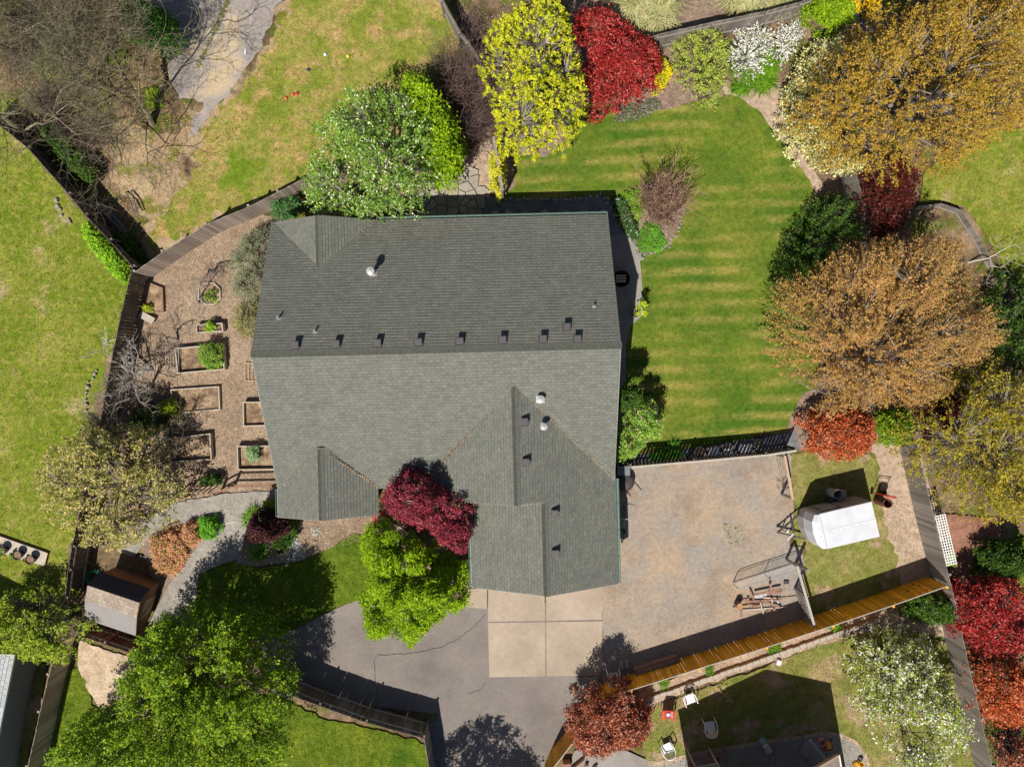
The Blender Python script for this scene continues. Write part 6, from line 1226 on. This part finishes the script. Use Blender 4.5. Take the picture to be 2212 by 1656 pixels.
tree('island_plants', 'green leafy plants on the upper left of the island bed', 'groundcover', [(1345, 415), (1385, 402), (1395, 440), (1378, 480), (1362, 450)], .05, .5, lm('gc2', (.05, .15, .01), (.14, .3, .02), (.3, .36, .04)), nc=200, lpc=22, r=.12, L=.05, ls=.035, tr=.01)
tree('corner_plants', 'dark plants with tiny white flowers in the shaded corner bed', 'groundcover', [(1322, 428), (1345, 425), (1372, 480), (1385, 520), (1365, 512), (1340, 480)], .05, .6, lmp('cw', [(0, (.02, .05, .01)), (.9, (.06, .14, .02)), (.95, (.6, .62, .65)), (1, (.8, .8, .85))]), nc=180, lpc=24, r=.13, L=.05, ls=.035, tr=.01)
tree('potted_branch', 'cut leafy branch lying on the shaded neighbour lawn', 'branch', [(1553, 1480), (1565, 1470), (1578, 1490), (1590, 1515), (1570, 1515), (1555, 1500)], .02, .25, olive, nc=60, lpc=22, r=.1, L=.15, ls=.035, tr=.02, barkm='twig_pale')
tree('dark_shrub', 'dark green leafy shrub in shade where golden and grey fences meet', 'shrub', [(1960, 1290), (2010, 1270), (2060, 1300), (2055, 1345), (2000, 1350), (1960, 1330)], .5, 1.8, dkgreen, nc=230, lpc=36, r=.2, L=.25, ls=.05, tr=.05)
tree('green_shrub', 'small green plant right of the white lattice panel', 'shrub', [(2045, 1195), (2058, 1190), (2060, 1215), (2048, 1220)], .3, 1.0, ivy, nc=36, lpc=26, r=.1, L=.1, ls=.04, tr=.02)
tree('round_conifer', 'dark green round tree standing on the shaded grass at the right edge', 'tree', [(2120, 1190), (2160, 1170), (2215, 1180), (2230, 1230), (2180, 1250), (2130, 1235)], .5, 2.2, dkgreen, nc=230, lpc=40, r=.2, L=.2, ls=.045, tr=.05)
tree('dark_shrub', 'dark evergreen bush in the driveway corner at the upper left', 'shrub', [(262, 10), (330, 8), (372, 40), (382, 78), (340, 95), (275, 70)], .6, 2.6, lm('dg2', (.02, .07, .01), (.05, .15, .02), (.1, .24, .03)), nc=300, lpc=40, r=.24, L=.2, ls=.055, tr=.06)
for i, (x, y, s_) in enumerate(((165, 225, 26), (95, 150, 24), (20, 240, 26), (330, 215, 24), (255, 120, 22), (60, 60, 28))):
    tree('weed_clump', ['sunlit green weed clump under the middle bare tree', 'yellow green weed patch under the left bare tree', 'green weed patch at the left edge below the bare trees', 'yellow flowered weeds beside the old pavement', 'low weeds below the dark evergreen bush', 'weed patch near the top left corner'][i], 'weeds',
         [(x+s_*math.cos(a_)*random.uniform(.7, 1.3), y+s_*math.sin(a_)*random.uniform(.7, 1.3)) for a_ in np.linspace(0, 6.28, 10)[:-1]], .02, .35, lm('wc%d' % i, (.08, .18, .01), (.22, .34, .02), (.4, .4, .05)), nc=90, lpc=18, r=.1, L=.05, ls=.035, tr=.01)
tree('copper_tree', 'dark red brown shrub at the lower right corner', 'shrub', [(2120, 1600), (2160, 1590), (2230, 1600), (2230, 1690), (2140, 1690)], .3, 1.6, copper, nc=120, lpc=26, r=.18, L=.2, ls=.045, tr=.05)
tree('dark_evergreen', 'dark evergreen tree in shade at the right edge beside the peach tree', 'tree', [(2150, 640), (2200, 590), (2260, 600), (2260, 850), (2170, 840), (2140, 760)], .8, 3.4, dkgreen, nc=380, lpc=36, r=.22, L=.3, ls=.05, tr=.07)
tree('shade_foliage', 'added dark foliage standing in for deep shade under the bare trees at top left', 'shrub', [(100, 20), (150, 10), (165, 90), (140, 150), (100, 140), (85, 80)], .3, 1.9, dkgreen, nc=260, lpc=34, r=.2, L=.2, ls=.05, tr=.05)  # dark foliage added here and below to deepen shade under the bare trees
tree('shade_foliage', 'added dark green foliage standing in for shade along the dark fence beneath the bare trees', 'shrub', [(95, 260), (150, 300), (210, 370), (195, 400), (130, 350), (70, 300)], .2, 1.3, dkgreen, nc=230, lpc=34, r=.2, L=.2, ls=.05, tr=.05)
tree('shade_foliage', 'added dark foliage standing in for shade at the corner where the dark and curved fences meet', 'shrub', [(240, 500), (275, 510), (300, 545), (310, 570), (285, 570), (255, 540)], .2, 1.0, dkgreen, nc=120, lpc=30, r=.2, L=.2, ls=.05, tr=.04)
thicket('tangled brown bramble stems deepening the shade over the dirt at top left', [(20, 180), (120, 160), (240, 260), (300, 330), (200, 340), (60, 260)], 330, 1.5, M['twig_purple'], 11, name='added_bramble')  # both stem tangles are added to darken the shaded corner
thicket('added tangle of dark brambles deepening the shade at the top left edge under the big bare tree', [(0, 20), (90, 0), (100, 150), (0, 160)], 220, 1.5, M['twig_purple'], 12, name='added_bramble')
# strappy plants and grasses
tuft('daylily_clump', 'dense clump of bright green strappy daylily leaves at the lawn corner', 'plant', [(1572, 150), (1600, 135), (1660, 130), (1678, 165), (1665, 195), (1625, 208), (1590, 195)], 2600, .55, .014, daylily)
tuft('ornamental_grass', 'tall straw green grass clump at the top edge beside the red shrub', 'grass', [(1345, 0), (1400, -20), (1440, 20), (1430, 60), (1395, 55), (1350, 40)], 1900, 1.1, .01, straw)
tuft('ornamental_grass', 'broad tan green grass clump above the grey fence at the top edge', 'grass', [(1560, -20), (1720, -30), (1725, -5), (1640, 15), (1570, 25)], 2600, 1.0, .01, straw)
tuft('leaf_clump', 'strappy bright green clump left of the burgundy shrub', 'plant', [(520, 1108), (550, 1095), (556, 1120), (530, 1130)], 420, .4, .013, daylily)
tuft('leaf_clump', 'strappy green clump at the lower end of the front bed', 'plant', [(542, 1180), (575, 1175), (580, 1200), (548, 1205)], 460, .4, .013, daylily)
for i, (c_, r_, x, y) in enumerate(((2, 3, 1740, 775), (3, 3, 140, 610), (3, 3, 660, 430), (2, 3, 1355, 880))):
    u, v = k(c_, r_, x, y); s_ = (14, 12, 13, 7)[i]
    tuft('leaf_clump', ['bright green strappy plant, biggest of those below the golden fence middle', 'green strappy plant above the white lamp below the golden fence', 'green strappy plant beside the galvanised pail', 'tiny green plant under the left part of the golden fence'][i], 'plant', [(u-s_, v-s_*.6), (u+s_, v-s_*.6), (u+s_, v+s_*.6), (u-s_, v+s_*.6)], 240, .26, .011, daylily)
tuft('fern_clump', 'dark green ferns in the shade of the capped fence', 'plant', [(1400, 975), (1470, 962), (1480, 985), (1405, 995)], 500, .4, .014, lm('fern', (.03, .12, .01), (.1, .26, .02)))
# bare branching trees
bare_tree('bare_tree', 'large leafless tree with pale grey twigs filling the upper left corner', 'tree', U(60, 130), 9.5, .95, M['twig_moss'], depth=7, kids=3, r0=.16, seed=5, budget=4600, lean=(.1, .1))
bare_tree('bare_tree', 'leafless tree reaching over the dirt beside the old pavement', 'tree', U(190, 190), 8.5, .95, M['twig_moss'], depth=7, kids=3, r0=.13, seed=9, budget=4600, lean=(.15, -.15))
bare_tree('bare_tree', 'leafless tree overhanging the dark fence at the left', 'tree', U(70, 300), 8, .95, M['twig_moss'], depth=7, kids=3, r0=.13, seed=13, budget=4600, lean=(.1, -.05))
bare_tree('bare_tree', 'leafless tree throwing branch shadows on the old pavement', 'tree', U(330, 270), 8.0, .95, M['twig_moss'], depth=7, kids=3, r0=.13, seed=21, budget=3600, lean=(.0, .25))
bare_tree('fruit_tree', 'small budding fruit tree beside the octagonal planter', 'tree', U(430, 655), 2.3, .8, M['twig_grey'], depth=5, kids=2, r0=.06, seed=31, budget=260, lean=(0, .2))
bare_tree('fruit_tree', 'small bare fruit tree above the large garden bed', 'tree', U(385, 735), 2.5, .8, M['twig_grey'], depth=5, kids=2, r0=.06, seed=33, budget=260, lean=(-.1, .3))
bare_tree('fruit_tree', 'bare fruit tree with pale buds leaning over the slatted fence', 'tree', U(330, 800), 3.2, .95, M['twig_pale'], depth=6, kids=3, r0=.09, seed=35, budget=520, lean=(-.3, 0))
bare_tree('fruit_tree', 'bare fruit tree shading the straw coloured bed', 'tree', U(330, 860), 3.4, .95, M['twig_grey'], depth=6, kids=3, r0=.09, seed=37, budget=620, lean=(-.1, .1))
bare_tree('fruit_tree', 'spreading bare fruit tree with mossy twigs in the lower left of the garden', 'tree', U(275, 930), 3.6, 1.0, M['twig_moss'], depth=6, kids=3, r0=.09, seed=51, budget=700, lean=(.1, .2))
bare_tree('fruit_tree', 'bare fruit tree between the two lower wide garden beds', 'tree', U(400, 925), 3.0, 1.0, M['twig_moss'], depth=6, kids=3, r0=.07, seed=53, budget=420, lean=(-.2, .1))
bare_tree('fruit_tree', 'little bare fruit tree beneath the curved board fence', 'tree', U(462, 590), 2.0, .7, M['bark'], depth=6, kids=2, r0=.06, seed=39, budget=220, lean=(0, .1))
bare_tree('fallen_branch', 'pale bare branches spreading over the fence at the right of the peach tree', 'branch', U(2085, 570), 3.4, 1.0, M['twig_pale'], depth=5, kids=2, r0=.05, seed=41, budget=90, lean=(.9, .3))
bare_tree('bare_sapling', 'leafless pale sapling between the green shrub and the barrel', 'tree', U(1955, 1010), 2.6, .9, M['twig_pale'], depth=5, kids=2, r0=.045, seed=43, budget=140, lean=(.1, .4))
bare_tree('fallen_branch', 'white bare branch poking out at the lower right of the peach tree', 'branch', U(2080, 850), 5.5, 1.0, M['twig_pale'], depth=5, kids=2, r0=.07, seed=45, budget=90, lean=(.5, .25))
bare_tree('bare_sapling', 'little dark dead shrub at the top right corner of the gravel yard', 'shrub', U(1690, 1050), .9, .5, M['twig_purple'], depth=5, kids=3, r0=.02, seed=47, budget=130)
thicket('dense leafless purple brown brush behind the yellow green maple', [(905, 165), (960, 110), (1010, 95), (1062, 150), (1078, 240), (1060, 320), (1000, 345), (960, 300), (930, 230)], 620, 2.4, M['twig_purple'], 3)
thicket('pinkish brown leafless shrub standing in the island bed', [(1378, 420), (1400, 392), (1465, 385), (1478, 420), (1465, 470), (1440, 505), (1400, 470)], 210, 2.5, M['twig_pink'], 4, r0=.017, sp=.06)
thicket('sparse grey brown stems below the spirea at the back fence', [(1480, 100), (1530, 90), (1560, 150), (1530, 200), (1490, 170)], 50, 1.4, M['twig_purple'], 5)
thicket('brown dead stems beside the fence at the top edge', [(990, 20), (1030, 30), (1050, 110), (1015, 90)], 60, 1.2, M['twig_purple'], 6)
thicket('grey dry bush at the lower right corner', [(2160, 1600), (2215, 1600), (2215, 1640), (2170, 1640)], 110, 1.0, M['twig_grey'], 7)
# tree standing below the picture that shades the foot of the drive
tree('shade_tree', 'leafy tree standing just beyond the bottom edge, shading the foot of the drive', 'tree', None, 3.4, 6.8, green, nc=520, lpc=26, r=.24, L=.35, ls=.06, tr=.14, fw=[(-2.4+2.5*math.cos(a_), -20.2+2.2*math.sin(a_)) for a_ in np.linspace(0, 6.28, 13)[:-1]])
